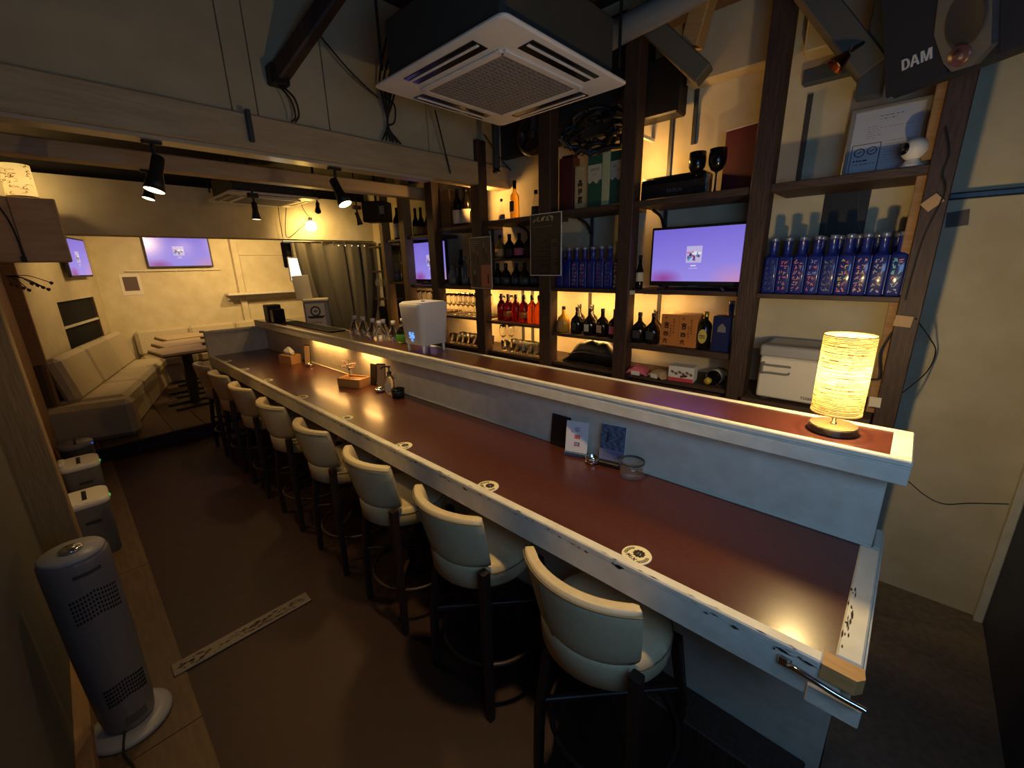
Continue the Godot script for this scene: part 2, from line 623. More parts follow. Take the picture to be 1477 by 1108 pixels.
# ------------------------------------------------------------------ room
func shell() -> void:
	var s := sb()
	b2(s, Vector3(-5.95, -0.1, -3.2), Vector3(1.4, 0.0, -0.05))
	struct("floor", s, M.floor, "dark reddish brown floor of the aisle")
	struct("floor_entry", sb_box(Vector3(0.045, -0.05, -3.05), Vector3(1.4, 0.003, -0.05)), noisy(rgb8(108, 94, 76), rgb8(132, 116, 96), 0.08, 31, Vector3(1, 1, 1), 0.8), "grey brown floor at the right end of the bar")
	# the tan boards along the left wall
	var base := struct("trim", sb_box(Vector3(-5.95, -0.1, -0.05), Vector3(1.4, -0.004, 0.5)), M.strip, "tan board strip along the left wall")
	base.name = "trim_1"
	var x := -5.94
	var i := 0
	while x < 1.3:
		var w := [1.35, 1.1, 1.5, 1.25][i % 4] as float
		s = sb()
		b2(s, Vector3(x, -0.02, -0.05), Vector3(minf(x + w - 0.004, 1.4), 0.003, 0.34), 0.002)
		put(base, "plank", s, M.strip)
		x += w
		i += 1
	# worn metal threshold across the aisle
	s = sb()
	b2(s, Vector3(-2.40, 0.0, -0.66), Vector3(-2.31, 0.012, 0.0), 0.004)
	var th := struct("trim_2", s, mat(rgb8(112, 104, 96), 0.5, 0.4), "worn metal threshold strip across the floor")
	s = sb()
	chips(s, Vector3(-2.365, 0.0124, -0.64), Vector3(-2.365, 0.0124, -0.03), 60, Vector3.UP, Vector3(1.6, 0, 0))
	chips(s, Vector3(-2.335, 0.0124, -0.64), Vector3(-2.335, 0.0124, -0.03), 40, Vector3.UP, Vector3(1.2, 0, 0))
	put(th, "wear_mark", s, M.chip)
	# walls
	struct("wall_back", sb_box(Vector3(-5.5, 0, -3.2), Vector3(1.4, 3.6, -3.05)), M.plaster, "cream plaster wall behind the bottle shelves")
	struct("wall_left", sb_box(Vector3(-6.45, 0, 0.33), Vector3(1.4, 3.6, 0.5)), mat(rgb8(84, 80, 74), 0.8), "grey brown left wall beside the aisle")
	struct("wall_end", sb_box(Vector3(1.4, 0, -1.0), Vector3(1.5, 3.6, 0.5)), M.navy, "dark wall behind the photographer")
	struct("wall_right", sb_box(Vector3(0.56, 0, -3.05), Vector3(1.4, 3.6, -1.0)), M.navy, "dark navy wall at the right end of the room")
	# pale door jamb in the right corner
	s = sb()
	b2(s, Vector3(0.525, 0, -3.05), Vector3(0.56, 3.2, -3.0), 0.004)
	struct("trim_3", s, M.paint, "pale door jamb in the right corner")
	# horizontal rail on the right end wall
	s = sb()
	b2(s, Vector3(0.035, 2.145, -3.05), Vector3(0.56, 2.175, -3.0), 0.006)
	struct("trim_4", s, mat(rgb8(34, 44, 60), 0.25), "dark glossy rail across the right end wall")
	# upper wall panels between the posts, over the shelves
	for p in [[-0.64, -0.05, 2.92, 3.5], [-1.25, -0.75, 2.93, 3.5]]:
		s = sb()
		b2(s, Vector3(p[0], p[2], -3.05), Vector3(p[1], p[3], -2.93), 0.008)
		struct("trim_5", s, M.panel, "pale boxed panel high on the back wall")
	s = sb()
	b2(s, Vector3(-0.64, 2.79, -3.05), Vector3(-0.05, 2.86, -2.99), 0.004)
	struct("trim_6", s, mat(rgb8(70, 76, 84), 0.6), "grey batten on the back wall near the speaker")
	# dark upper wall left of the third post
	s = sb()
	b2(s, Vector3(-5.4, 2.80, -3.05), Vector3(-1.52, 3.5, -2.99))
	struct("trim_7", s, M.ceil, "dark upper wall above the left shelves")
	# wall above the main beam, four boards
	var pan := struct("wall_beam", sb_box(Vector3(-3.02, 2.7, -3.05), Vector3(-2.93, 3.6, 0.33)), M.panel, "boarded wall above the main beam")
	for z in [[0.33, -0.885], [-0.89, -1.015], [-1.02, -1.43], [-1.436, -2.2], [-2.206, -3.05]]:
		s = sb()
		b2(s, Vector3(-2.93, 2.735, z[1] as float), Vector3(-2.905, 3.6, z[0] as float), 0.003)
		put(pan, "board", s, M.panel)
	# ceilings
	struct("ceiling", sb_box(Vector3(-3.0, 3.6, -3.2), Vector3(1.4, 3.7, 0.5)), M.ceil, "high dark ceiling over the near end of the bar")
	struct("ceiling_low", sb_box(Vector3(-5.6, 2.95, -3.2), Vector3(-2.93, 3.05, 0.5)), M.ceil, "dark ceiling over the far half of the bar")
	struct("ceiling_far", sb_box(Vector3(-9.4, 2.62, -4.2), Vector3(-5.6, 2.72, 0.5)), M.panel, "ceiling of the far seating room")
	struct("wall_soffit", sb_box(Vector3(-5.62, 2.235, -3.05), Vector3(-5.35, 2.70, 0.33)), M.plaster, "cream plaster soffit between bar and seating room")
	struct("wall_upper", sb_box(Vector3(-5.62, 2.70, -3.05), Vector3(-5.5, 2.96, 0.33)), M.ceil, "dark recess above the cream soffit")
	# far room walls
	struct("wall_far", sb_box(Vector3(-9.35, 0, -4.2), Vector3(-9.2, 2.7, 0.5)), M.plaster, "cream far wall of the seating room")
	struct("wall_side", sb_box(Vector3(-9.3, 0, -4.2), Vector3(-5.5, 2.7, -4.05)), M.plaster, "side wall of the seating room behind the curtain")
	struct("wall_return", sb_box(Vector3(-5.6, 0, -4.2), Vector3(-5.45, 2.7, -3.05)), M.plaster, "short wall behind the curtain")
	# pilaster on the far wall
	s = sb()
	b2(s, Vector3(-9.2, 0.15, -2.46), Vector3(-9.12, 2.62, -2.36), 0.004)
	struct("trim_8", s, M.plaster, "narrow pilaster on the far wall")
	s = sb()
	b2(s, Vector3(-9.2, 2.17, -3.6), Vector3(-9.15, 2.62, -2.46), 0.004)
	b2(s, Vector3(-9.2, 0.15, -3.6), Vector3(-9.17, 2.17, -2.46), 0.004)
	struct("trim_9", s, M.plaster, "stepped panel on the far wall right of the pilaster")
	# platform
	var pl := struct("floor_platform", sb_box(Vector3(-9.3, 0, -3.05), Vector3(-5.95, 0.13, 0.4)), M.chip, "raised platform of the seating room")
	for k in 11:
		s = sb()
		b2(s, Vector3(-9.25, 0.13, -3.0 + k * 0.3), Vector3(-5.93, 0.15, -2.704 + k * 0.3), 0.003)
		put(pl, "plank", s, M.strip)
	# left wall: light pillar, dark recess boards, second pillar
	s = sb()
	b2(s, Vector3(-3.36, 0, 0.19), Vector3(-3.2, 3.6, 0.34), 0.006)
	struct("trim_10", s, M.pillar, "pale timber pillar against the left wall")
	s = sb()
	b2(s, Vector3(-6.62, 0, 0.2), Vector3(-6.40, 2.6, 0.36), 0.006)
	b2(s, Vector3(-6.40, 0, 0.30), Vector3(-3.36, 2.9, 0.345))
	struct("trim_11", s, M.tan, "brown boarding and pillar of the left wall")
	s = sb()
	b2(s, Vector3(-3.2, 0, 0.28), Vector3(1.4, 0.09, 0.34), 0.005)
	struct("baseboard_left", s, M.tan, "low skirting along the left wall")
	# angled wall of the seating room, with its window
	var xf := angled()
	s = sb()
	box(s, Vector3(0.62, 1.3, -0.07), Vector3(1.24, 2.7, 0.14), 0, xf)
	box(s, Vector3(1.93, 0.475, -0.07), Vector3(1.38, 0.95, 0.14), 0, xf)
	box(s, Vector3(1.93, 2.115, -0.07), Vector3(1.38, 1.07, 0.14), 0, xf)
	box(s, Vector3(2.87, 1.3, -0.07), Vector3(0.5, 2.7, 0.14), 0, xf)
	struct("wall_angled", s, M.plaster, "angled cream wall of the seating room")
	s = sb()
	box(s, Vector3(1.93, 1.265, -0.045), Vector3(1.38, 0.65, 0.02), 0, xf)
	var win := struct("window_1", s, mat(rgb8(8, 8, 9), 1.0), "dark window in the angled wall above the bench")
	s = sb()
	box(s, Vector3(1.93, 1.265, -0.02), Vector3(1.38, 0.03, 0.03), 0.004, xf)
	put(win, "window_bar", s, M.paint)
	s = sb()
	for e in [1.255, 2.605]:
		box(s, Vector3(e, 1.265, -0.03), Vector3(0.03, 0.65, 0.05), 0.004, xf)
	put(win, "window_frame", s, M.darkwood)


func sb_box(lo: Vector3, hi: Vector3) -> SurfaceTool:
	var s := sb()
	b2(s, lo, hi)
	return s


func angled() -> Transform3D:
	var d := Vector3(-2.85, 0, -0.85).normalized()
	return Transform3D(Basis(d, Vector3.UP, d.cross(Vector3.UP)), Vector3(-6.35, 0, 0.35))


# ------------------------------------------------------------------ ceiling: beams, ducts, braces
func ceiling_works() -> void:
	var s := sb()
	b2(s, Vector3(-3.02, 2.555, -3.05), Vector3(-2.86, 2.735, 0.33), 0.008)
	var bm := struct("ceiling_beam", s, M.beam, "wide pale main beam crossing the room over the bar")
	s = sb()
	b2(s, Vector3(-3.0, 2.535, -2.2), Vector3(-2.875, 2.556, 0.33), 0.004)
	put(bm, "rail", s, mat(rgb8(190, 176, 150), 0.3))
	s = sb()
	b2(s, Vector3(-2.862, 2.59, -0.955), Vector3(-2.835, 2.75, -0.93), 0.003)
	put(bm, "clamp", s, M.dgrey)
	s = sb()
	b2(s, Vector3(-3.92, 2.555, -3.05), Vector3(-3.8, 2.66, 0.33), 0.008)
	struct("ceiling_beam", s, M.beam, "second beam behind the main beam, nearer the seating room")
	s = sb()
	b2(s, Vector3(-4.62, 2.68, -3.05), Vector3(-4.5, 2.8, 0.33), 0.008)
	struct("ceiling_beam", s, M.tan, "third beam close to the far air conditioner")
	# cassette air conditioner
	ac(Vector3(-1.74, 2.78, -1.81), 0.93, "large white square ceiling air conditioner panel above the bar", 0.75)
	ac(Vector3(-4.86, 2.56, -1.62), 0.78, "small far ceiling air conditioner beyond the second beam", 0.34)
	# dark brace with its hanging wires on the boarded wall
	var t := thing("diagonal_brace", "dark diagonal brace running up from the boarded wall to the ceiling", "brace", Vector3(-2.86, 2.96, -1.14))
	s = sb()
	bar(s, V0, Vector3(0.5, 0.62, -0.42), 0.085, 0.085, 0.01)
	put(t, "strut", s, M.darkwood)
	s = sb()
	b2(s, Vector3(-0.045, -0.05, -0.05), Vector3(0.04, 0.05, 0.05), 0.008)
	put(t, "foot_plate", s, M.dark)
	s = sb()
	tube(s, curve([Vector3(0, -0.04, 0), Vector3(0.03, -0.1, -0.06), Vector3(0.02, -0.18, -0.08), Vector3(0, -0.22, -0.06)]), 0.006)
	tube(s, curve([Vector3(0, -0.04, 0.01), Vector3(0.05, -0.12, -0.03), Vector3(0.04, -0.2, -0.05), Vector3(0, -0.22, -0.04)]), 0.005)
	put(t, "wire", s, M.cable)
	# silver duct pipe on the right of the air conditioner
	t = thing("duct_pipe", "grey insulated duct pipe running past the air conditioner corner", "pipe", Vector3(-1.35, 3.07, -2.34))
	s = sb()
	tube(s, curve([Vector3(-0.9, -0.02, -0.06), Vector3(-0.3, 0.0, -0.06), V0, Vector3(0.4, 0.05, -0.02), Vector3(1.0, 0.22, -0.05)]), 0.062, 14)
	put(t, "pipe", s, M.grey)
	s = sb()
	tube(s, [Vector3(-0.13, 0.0, 0.02), Vector3(-0.09, 0.003, 0.018)], 0.07, 14)
	put(t, "collar", s, M.steel)
	# timber braces between post and ceiling
	for q in [[Vector3(-1.42, 3.25, -2.55), Vector3(-1.02, 2.84, -2.62), 0.1, mat(rgb8(98, 88, 72), 0.7), "grey brown timber brace slanting down right of the duct pipe"], [Vector3(-0.99, 3.45, -2.62), Vector3(-1.11, 3.0, -2.64), 0.1, M.rawwood, "short raw wood brace standing above the slanted timber brace"], [Vector3(-0.62, 3.1, -2.55), Vector3(-0.3, 2.66, -2.6), 0.10, mat(rgb8(84, 78, 68), 0.7), "grey diagonal brace left of the black speaker"], [Vector3(-0.27, 3.2, -2.58), Vector3(-0.30, 2.56, -2.62), 0.09, M.dgrey, "dark upright brace hanging beside the black speaker"]]:
		s = sb()
		bar(s, q[0], q[1], q[2], q[2], 0.006)
		tag(put(self, "roof_brace", s, q[3]), q[4], "brace")
	# horizontal dark timbers at the top
	s = sb()
	b2(s, Vector3(-1.55, 3.2, -2.8), Vector3(0.1, 3.32, -2.68), 0.01)
	struct("ceiling_beam", s, M.darkwood, "dark timber running above the shelf posts")
	s = sb()
	b2(s, Vector3(-1.60, 2.78, -3.0), Vector3(-1.26, 3.1, -2.86), 0.01)
	struct("ceiling_beam", s, M.dark, "short dark bulkhead on the wall above the third post")


func ac(at: Vector3, w: float, label: String, lift: float) -> void:
	var t := thing("air_conditioner", label, "air conditioner", at)
	var h := w / 2
	var s := sb()
	# panel: a rounded square with sloping rim, a square hole for the grille and four slots
	var rings := []
	for q in [[w - 0.02, 0.05, 0.02], [w, 0.04, 0.012], [w, 0.03, 0.006], [w - 0.02, 0.0, 0.0], [w * 0.64, 0.0, -0.006]]:
		var ring := []
		for p in rrect(q[0], q[0], 0.035 if q[0] > w * 0.7 else 0.02, 5):
			ring.append(Vector3(p.x, q[2], p.y))
		rings.append(ring)
	loft(s, rings, true, false)
	put(t, "panel", s, M.white)
	# grille
	var g := w * 0.285
	s = sb()
	for r in 21:
		var o := -g + 2 * g * r / 20.0
		b2(s, Vector3(o - 0.005, -0.014, -g), Vector3(o + 0.005, -0.009, g))
	for r in 15:
		var o := -g + 2 * g * r / 14.0
		b2(s, Vector3(-g, -0.013, o - 0.004), Vector3(g, -0.008, o + 0.004))
	put(t, "grille", s, mat(rgb8(140, 130, 118), 0.7))
	s = sb()
	b2(s, Vector3(-g, -0.0085, -g), Vector3(g, -0.0065, g))
	put(t, "filter", s, mat(rgb8(128, 118, 108), 0.8))
	s = sb()
	var f := g + 0.022
	for e in [-1.0, 1.0]:
		b2(s, Vector3(-f, -0.016, e * f - 0.02), Vector3(f, -0.005, e * f + 0.02), 0.004)
		b2(s, Vector3(e * f - 0.02, -0.016, -f), Vector3(e * f + 0.02, -0.005, f), 0.004)
	put(t, "grille_frame", s, M.white)
	for k in 4:
		var xf := Transform3D(Basis(Vector3.UP, k * PI / 2), V0)
		s = sb()
		box(s, Vector3(0, -0.002, h * 0.82), Vector3(w * 0.54, 0.008, 0.085), 0, xf)
		var slot := put(t, "outlet", s, M.blackgloss)
		s = sb()
		box(s, Vector3(0, -0.008, h * 0.84), Vector3(w * 0.53, 0.005, 0.016), 0.002, xf)
		put(slot, "louver", s, M.white)
	s = sb()
	b2(s, Vector3(-h * 0.88, 0.018, -h * 0.88), Vector3(h * 0.88, 0.3 if lift > 0.5 else 0.2, h * 0.88), 0.02)
	put(t, "body", s, mat(rgb8(66, 62, 54), 0.7))
	for e in [[-1, -1], [1, -1], [1, 1], [-1, 1]]:
		s = sb()
		tube(s, [Vector3(e[0] * h * 0.92, 0.08, e[1] * h * 0.92), Vector3(e[0] * h * 0.92, lift + 0.05, e[1] * h * 0.92)], 0.008)
		put(t, "hanging_rod", s, M.dark)


# ------------------------------------------------------------------ the bar
func chips(s: SurfaceTool, a: Vector3, b: Vector3, n: int, nrm: Vector3, across: Vector3) -> void:
	# small flakes of lost paint along an edge
	s.set_smooth_group(-1)
	for i in n:
		var p := a.lerp(b, rng.randf()) + across * rng.randf_range(-0.006, 0.012) + nrm * 0.0006
		var l := (b - a).normalized() * rng.randf_range(0.006, 0.04)
		var w := across * rng.randf_range(0.0015, 0.005)
		poly(s, [p, p + l * 0.4 + w, p + l * 0.8 + w * 0.4, p + l, p + l * 0.55 - w * 0.8], p - nrm)


func bar_fittings() -> void:
	var t := thing("bar_counter", "long dark red bar counter with a chipped cream front edge", "counter", Vector3(-2.75, 0, -1.3))
	var o := t.position
	var origin := [o]
	var q := func(x0: float, y0: float, z0: float, x1: float, y1: float, z1: float, b: float) -> SurfaceTool:
		var s := sb()
		b2(s, Vector3(x0, y0, z0) - origin[0], Vector3(x1, y1, z1) - origin[0], b)
		return s
	put(t, "counter_top", q.call(-5.57, 0.962, -1.63, 0.012, 0.9945, -1.06, 0.001), M.counter)
	var s: SurfaceTool = q.call(-5.57, 0.982, -1.066, -0.012, 0.9985, -1.030, 0.004)
	b2(s, Vector3(-5.57, 0.972, -1.056) - o, Vector3(-0.012, 0.983, -1.033) - o, 0.003)
	put(t, "front_edging", s, M.paint)
	put(t, "front_fascia", q.call(-5.57, 0.88, -1.06, 0.03, 0.973, -1.036, 0.004), M.paint)
	s = q.call(0.008, 0.964, -1.626, 0.058, 1.0, -1.075, 0.004)
	b2(s, Vector3(0.038, 0.964, -1.755) - o, Vector3(0.058, 1.0, -1.626) - o, 0.004)
	b2(s, Vector3(0.058, 0.958, -1.755) - o, Vector3(0.064, 0.988, -1.075) - o, 0.002)
	put(t, "end_edging", s, M.paint)
	put(t, "end_panel", q.call(0.02, 0.87, -1.75, 0.05, 0.965, -1.06, 0.003), M.panel)
	s = sb()
	prism(s, pv([-0.012, -1.029, -0.012, -1.075, 0.062, -1.075, 0.066, -1.045, 0.052, -1.027]), -0.9965, -0.956, Transform3D(Basis(Vector3.RIGHT, PI / 2), -o))
	put(t, "corner_block", s, M.rawwood, "bare wood corner with the paint worn off")
	s = sb()
	tube(s, curve([Vector3(-0.075, 0.945, -1.034) - o, Vector3(-0.062, 0.962, -1.012) - o, Vector3(-0.02, 0.962, -1.006) - o, Vector3(0.03, 0.957, -1.004) - o, Vector3(0.075, 0.952, -1.008) - o]), 0.007, 8)
	b2(s, Vector3(-0.095, 0.935, -1.036) - o, Vector3(-0.065, 0.962, -1.026) - o, 0.003)
	put(t, "handle", s, M.chrome, "curved chrome handle")
	put(t, "fascia_end", q.call(-0.03, 0.872, -1.05, 0.072, 0.925, -1.026, 0.003), M.paint)
	put(t, "base_panel", q.call(-5.57, 0.0, -1.60, 0.035, 0.962, -1.45, 0.003), M.paint)
	put(t, "foot_plinth", q.call(-5.57, 0.0, -1.45, 0.0, 0.2, -1.30, 0.006), M.darkwood)
	s = sb()
	chips(s, Vector3(-4.2, 0.974, -1.0325) - o, Vector3(-0.05, 0.974, -1.0325) - o, 90, Vector3(0, 0, 1), Vector3(0, 1, 0))
	chips(s, Vector3(0.014, 0.9995, -1.10) - o, Vector3(0.014, 0.9995, -1.38) - o, 18, Vector3(0, 1, 0), Vector3(0.8, 0, 0))
	chips(s, Vector3(-3.2, 0.998, -1.034) - o, Vector3(-0.05, 0.998, -1.034) - o, 40, Vector3(0, 1, 0), Vector3(0, 0, 0.5))
	var c := put(t, "paint_chips", s, M.chip)
	c.set_meta("kind", "stuff")
	# raised ledge
	t = thing("bar_ledge", "raised ledge behind the counter with a dark red top and cream borders", "counter", Vector3(-2.75, 0, -1.67))
	o = t.position
	origin[0] = o
	put(t, "ledge_top", q.call(-5.57, 1.30, -1.79, 0.03, 1.3425, -1.548, 0.001), M.counter)
	s = q.call(-5.57, 1.326, -1.553, 0.076, 1.3465, -1.527, 0.004)
	b2(s, Vector3(-5.57, 1.318, -1.548) - o, Vector3(0.074, 1.327, -1.53) - o, 0.002)
	put(t, "front_border", s, M.paint)
	put(t, "back_border", q.call(-5.57, 1.27, -1.81, 0.076, 1.3465, -1.787, 0.004), M.paint)
	put(t, "end_border", q.call(0.026, 1.27, -1.788, 0.076, 1.3464, -1.552, 0.004), M.paint)
	put(t, "front_fascia", q.call(-5.57, 1.268, -1.55, 0.074, 1.319, -1.53, 0.003), M.paint)
	put(t, "underside", q.call(-5.57, 1.262, -1.79, 0.03, 1.30, -1.55, 0.002), M.paint)
	put(t, "back_panel", q.call(-5.57, 0.9946, -1.78, 0.036, 1.262, -1.629, 0.003), M.paint)
	put(t, "bead", q.call(-5.57, 0.9946, -1.63, 0.034, 1.003, -1.618, 0.002), M.paint)
	put(t, "lower_panel", q.call(-5.57, 0.0, -1.78, 0.0, 0.9945, -1.66, 0.002), M.panel)
	# low return at the far end
	s = q.call(-5.63, 0.0, -1.80, -5.572, 1.25, -1.03, 0.004)
	put(t, "return_panel", s, M.paint)
	put(t, "return_cap", q.call(-5.64, 1.25, -1.56, -5.55, 1.268, -1.02, 0.003), M.paint)
	# warm strip under the ledge: a channel with its lit face
	t = thing("hidden_light_strip", "warm light strip hidden under the ledge at the far end", "lamp", Vector3(-3.65, 1.258, -1.585))
	s = sb()
	b2(s, Vector3(-0.87, -0.001, -0.012), Vector3(0.87, 0.004, 0.012))
	put(t, "channel", s, M.white)
	for g in [[-0.53, 0.13, 8], [0.44, 0.70, 5]]:
		for i in g[2]:
			s = sb()
			lathe(s, pv([0.0, -0.004, 0.008, -0.002, 0.009, 0.0, 0.0, 0.0005]), 10, Transform3D(Basis(), Vector3(lerpf(g[0], g[1], i / (g[2] - 1.0)), -0.001, 0.0)))
			put(t, "lit_led", s, M.leddot)


# ------------------------------------------------------------------ shelves behind the bar
const POSTS := [[-0.05, 0.035], [-0.74, -0.645], [-1.52, -1.42], [-2.205, -2.09], [-2.97, -2.857], [-3.63, -3.52], [-4.13, -4.03], [-4.53, -4.46]]


func shelves() -> void:
	var t := thing("back_bar_shelf", "tall dark timber bottle shelf behind the bar", "shelf", Vector3(-2.25, 0, -2.85))
	var o := t.position
	for i in POSTS.size():
		var p: Array = POSTS[i]
		var s := sb()
		var top: float = 3.3 if i < 4 else 2.9
		b2(s, Vector3(p[0], 0, -2.76) - o, Vector3(p[1], top, -2.66) - o, 0.004)
		put(t, "post", s, M.darkwood if i < 6 else M.pillar)
		if i == 0:
			s = sb()
			b2(s, Vector3(-0.085, 1.129, -3.04) - o, Vector3(-0.05, 3.2, -2.72) - o, 0.003)
			put(t, "side_board", s, M.tan)
	# boards: left, right, top, thickness, front, back
	for b in [
		[-0.645, -0.05, 2.272, 0.040, -2.685, -3.045], [-1.42, -0.74, 2.272, 0.038, -2.685, -3.045], [-2.09, -1.52, 2.272, 0.034, -2.69, -3.045],
		[-2.857, -2.205, 2.262, 0.034, -2.69, -3.045], [-3.52, -2.97, 2.25, 0.032, -2.69, -3.045], [-4.03, -3.63, 2.205, 0.030, -2.69, -3.045], [-4.46, -4.13, 2.19, 0.026, -2.69, -3.045],
		[-0.645, -0.05, 1.712, 0.026, -2.685, -3.045], [-1.42, -0.74, 1.716, 0.026, -2.685, -3.045], [-2.09, -1.52, 1.716, 0.028, -2.685, -3.045],
		[-2.857, -2.205, 1.714, 0.030, -2.685, -3.045], [-3.52, -2.97, 1.712, 0.034, -2.685, -3.045], [-4.03, -3.63, 1.708, 0.030, -2.685, -3.045], [-4.46, -4.13, 1.735, 0.022, -2.685, -3.045],
		[-2.857, -2.205, 1.947, 0.016, -2.76, -3.045],
		[-1.42, -0.74, 1.352, 0.040, -2.69, -3.045], [-2.09, -1.52, 1.361, 0.024, -2.69, -3.045], [-2.857, -2.205, 1.402, 0.022, -2.69, -3.045], [-3.52, -2.97, 1.415, 0.022, -2.69, -3.045], [-4.03, -3.63, 1.43, 0.022, -2.69, -3.045]]:
		var s := sb()
		b2(s, Vector3(b[0] - 0.004, b[2] - b[3], b[5]) - o, Vector3(b[1] + 0.004, b[2], b[4]) - o, 0.003)
		put(t, "shelf_board", s, M.shelfwood)
	# slotted wall uprights
	for q in [[-1.37, 1.36, 2.25], [-1.37, 2.40, 2.86], [-1.22, 2.62, 3.05], [-1.97, 1.36, 2.25], [-2.72, 1.14, 1.70], [-2.60, 1.14, 2.24], [-0.6, 2.3, 2.75], [-3.1, 1.74, 2.24]]:
		var s := sb()
		b2(s, Vector3(q[0] - 0.012, q[1], -3.05) - o, Vector3(q[0] + 0.012, q[2], -3.036) - o)
		put(t, "slotted_upright", s, M.dgrey)
	for x in [-1.37, -1.97, -2.60, -3.1]:
		var s := sb()
		tube(s, curve([Vector3(x, 2.12, -3.03) - o, Vector3(x, 2.19, -2.97) - o, Vector3(x, 2.225, -2.85) - o]), 0.01)
		put(t, "bracket", s, M.dark)
	# unseen light strips below the shelves, placed to light the bays
	for x in [[-4.0, -3.66], [-3.5, -3.0], [-2.83, -2.25], [-2.06, -1.55], [-1.39, -1.2]]:
		var l := thing("hidden_light_strip", "", "lamp", Vector3((x[0] + x[1]) / 2, 1.680, -2.83), 0.0, "unseen warm light strips under the long bottle shelf")
		tag(l, "unseen warm light strip under the long bottle shelf, over the %s" % {-4.0: "far shelf bay", -3.5: "front wine glasses", -2.83: "red bottles", -2.06: "golden bottle", -1.39: "dark squat bottles"}[x[0]])
		var s := sb()
		var w: float = x[1] - x[0]
		b2(s, Vector3(-w / 2, -0.004, -0.012), Vector3(w / 2, 0.004, 0.012))
		put(l, "channel", s, M.white)
		s = sb()
		b2(s, Vector3(-w / 2 + 0.01, -0.0046, -0.006), Vector3(w / 2 - 0.01, -0.004, 0.006))
		put(l, "lit_strip", s, M.led)
	for q in [[-3.5, -3.0, 1.39], [-2.83, -2.25, 1.376], [-2.06, -1.55, 1.333]]:
		var l := thing("hidden_light_strip", "unseen warm light strip under a lower shelf, over the %s" % {-3.5: "tumblers behind the white appliance", -2.83: "tumblers below the red bottles", -2.06: "black bag"}[q[0]], "lamp", Vector3((q[0] + q[1]) / 2, q[2], -2.80), 0.0, "unseen warm light strips under the lower shelves")
		var w: float = q[1] - q[0]
		var s := sb()
		b2(s, Vector3(-w / 2, -0.002, -0.012), Vector3(w / 2, 0.004, 0.012))
		put(l, "channel", s, M.white)
		s = sb()
		b2(s, Vector3(-w / 2 + 0.01, -0.0028, -0.006), Vector3(w / 2 - 0.01, -0.002, 0.006))
		put(l, "lit_strip", s, M.led)
	# low back counter
	t = thing("back_counter", "low dark cabinet run beneath the bottle shelf", "cabinet", Vector3(-2.25, 0, -2.85))
	var s2 := sb()
	b2(s2, Vector3(-4.53, 0, -3.045) - o, Vector3(0.03, 1.10, -2.775) - o, 0.003)
	put(t, "body", s2, M.darkwood)
	s2 = sb()
	b2(s2, Vector3(-4.55, 1.10, -3.045) - o, Vector3(0.03, 1.128, -2.765) - o, 0.003)
	put(t, "top", s2, M.shelfwood)
	for i in POSTS.size() - 1:
		s2 = sb()
		b2(s2, Vector3(POSTS[i + 1][1] + 0.005, 1.10, -2.765) - o, Vector3(POSTS[i][0] - 0.005, 1.128, -2.60 if i == 0 else -2.69) - o, 0.003)
		put(t, "top_front", s2, M.shelfwood)
		s2 = sb()
		b2(s2, Vector3(POSTS[i + 1][1] + 0.01, 0.12, -2.775) - o, Vector3(POSTS[i][0] - 0.01, 1.08, -2.75) - o, 0.004)
		put(t, "door", s2, M.darkwood)
	# unseen lamp tubes behind two posts, placed to light the upper bays
	for q in [[Vector3(-1.50, 2.52, -2.81), "unseen warm lamp tube behind the third shelf post"], [Vector3(-2.985, 2.50, -2.80), "unseen warm lamp tube behind the fifth shelf post"]]:
		t = thing("unseen_lamp_tube", q[1], "lamp", q[0])
		var c := sb()
		lathe(c, pv([0.0, -0.16, 0.011, -0.155, 0.011, 0.155, 0.0, 0.16]), 10)
		put(t, "lamp_tube", c, M.led)
		c = sb()
		lathe(c, pv([0.0, 0.16, 0.016, 0.161, 0.016, 0.19, 0.0, 0.192]), 10)
		b2(c, Vector3(-0.012, 0.165, -0.24), Vector3(0.012, 0.185, 0.0))
		put(t, "holder", c, M.white)
		omni(V0, AMBER, 0.16, 0.03, t)


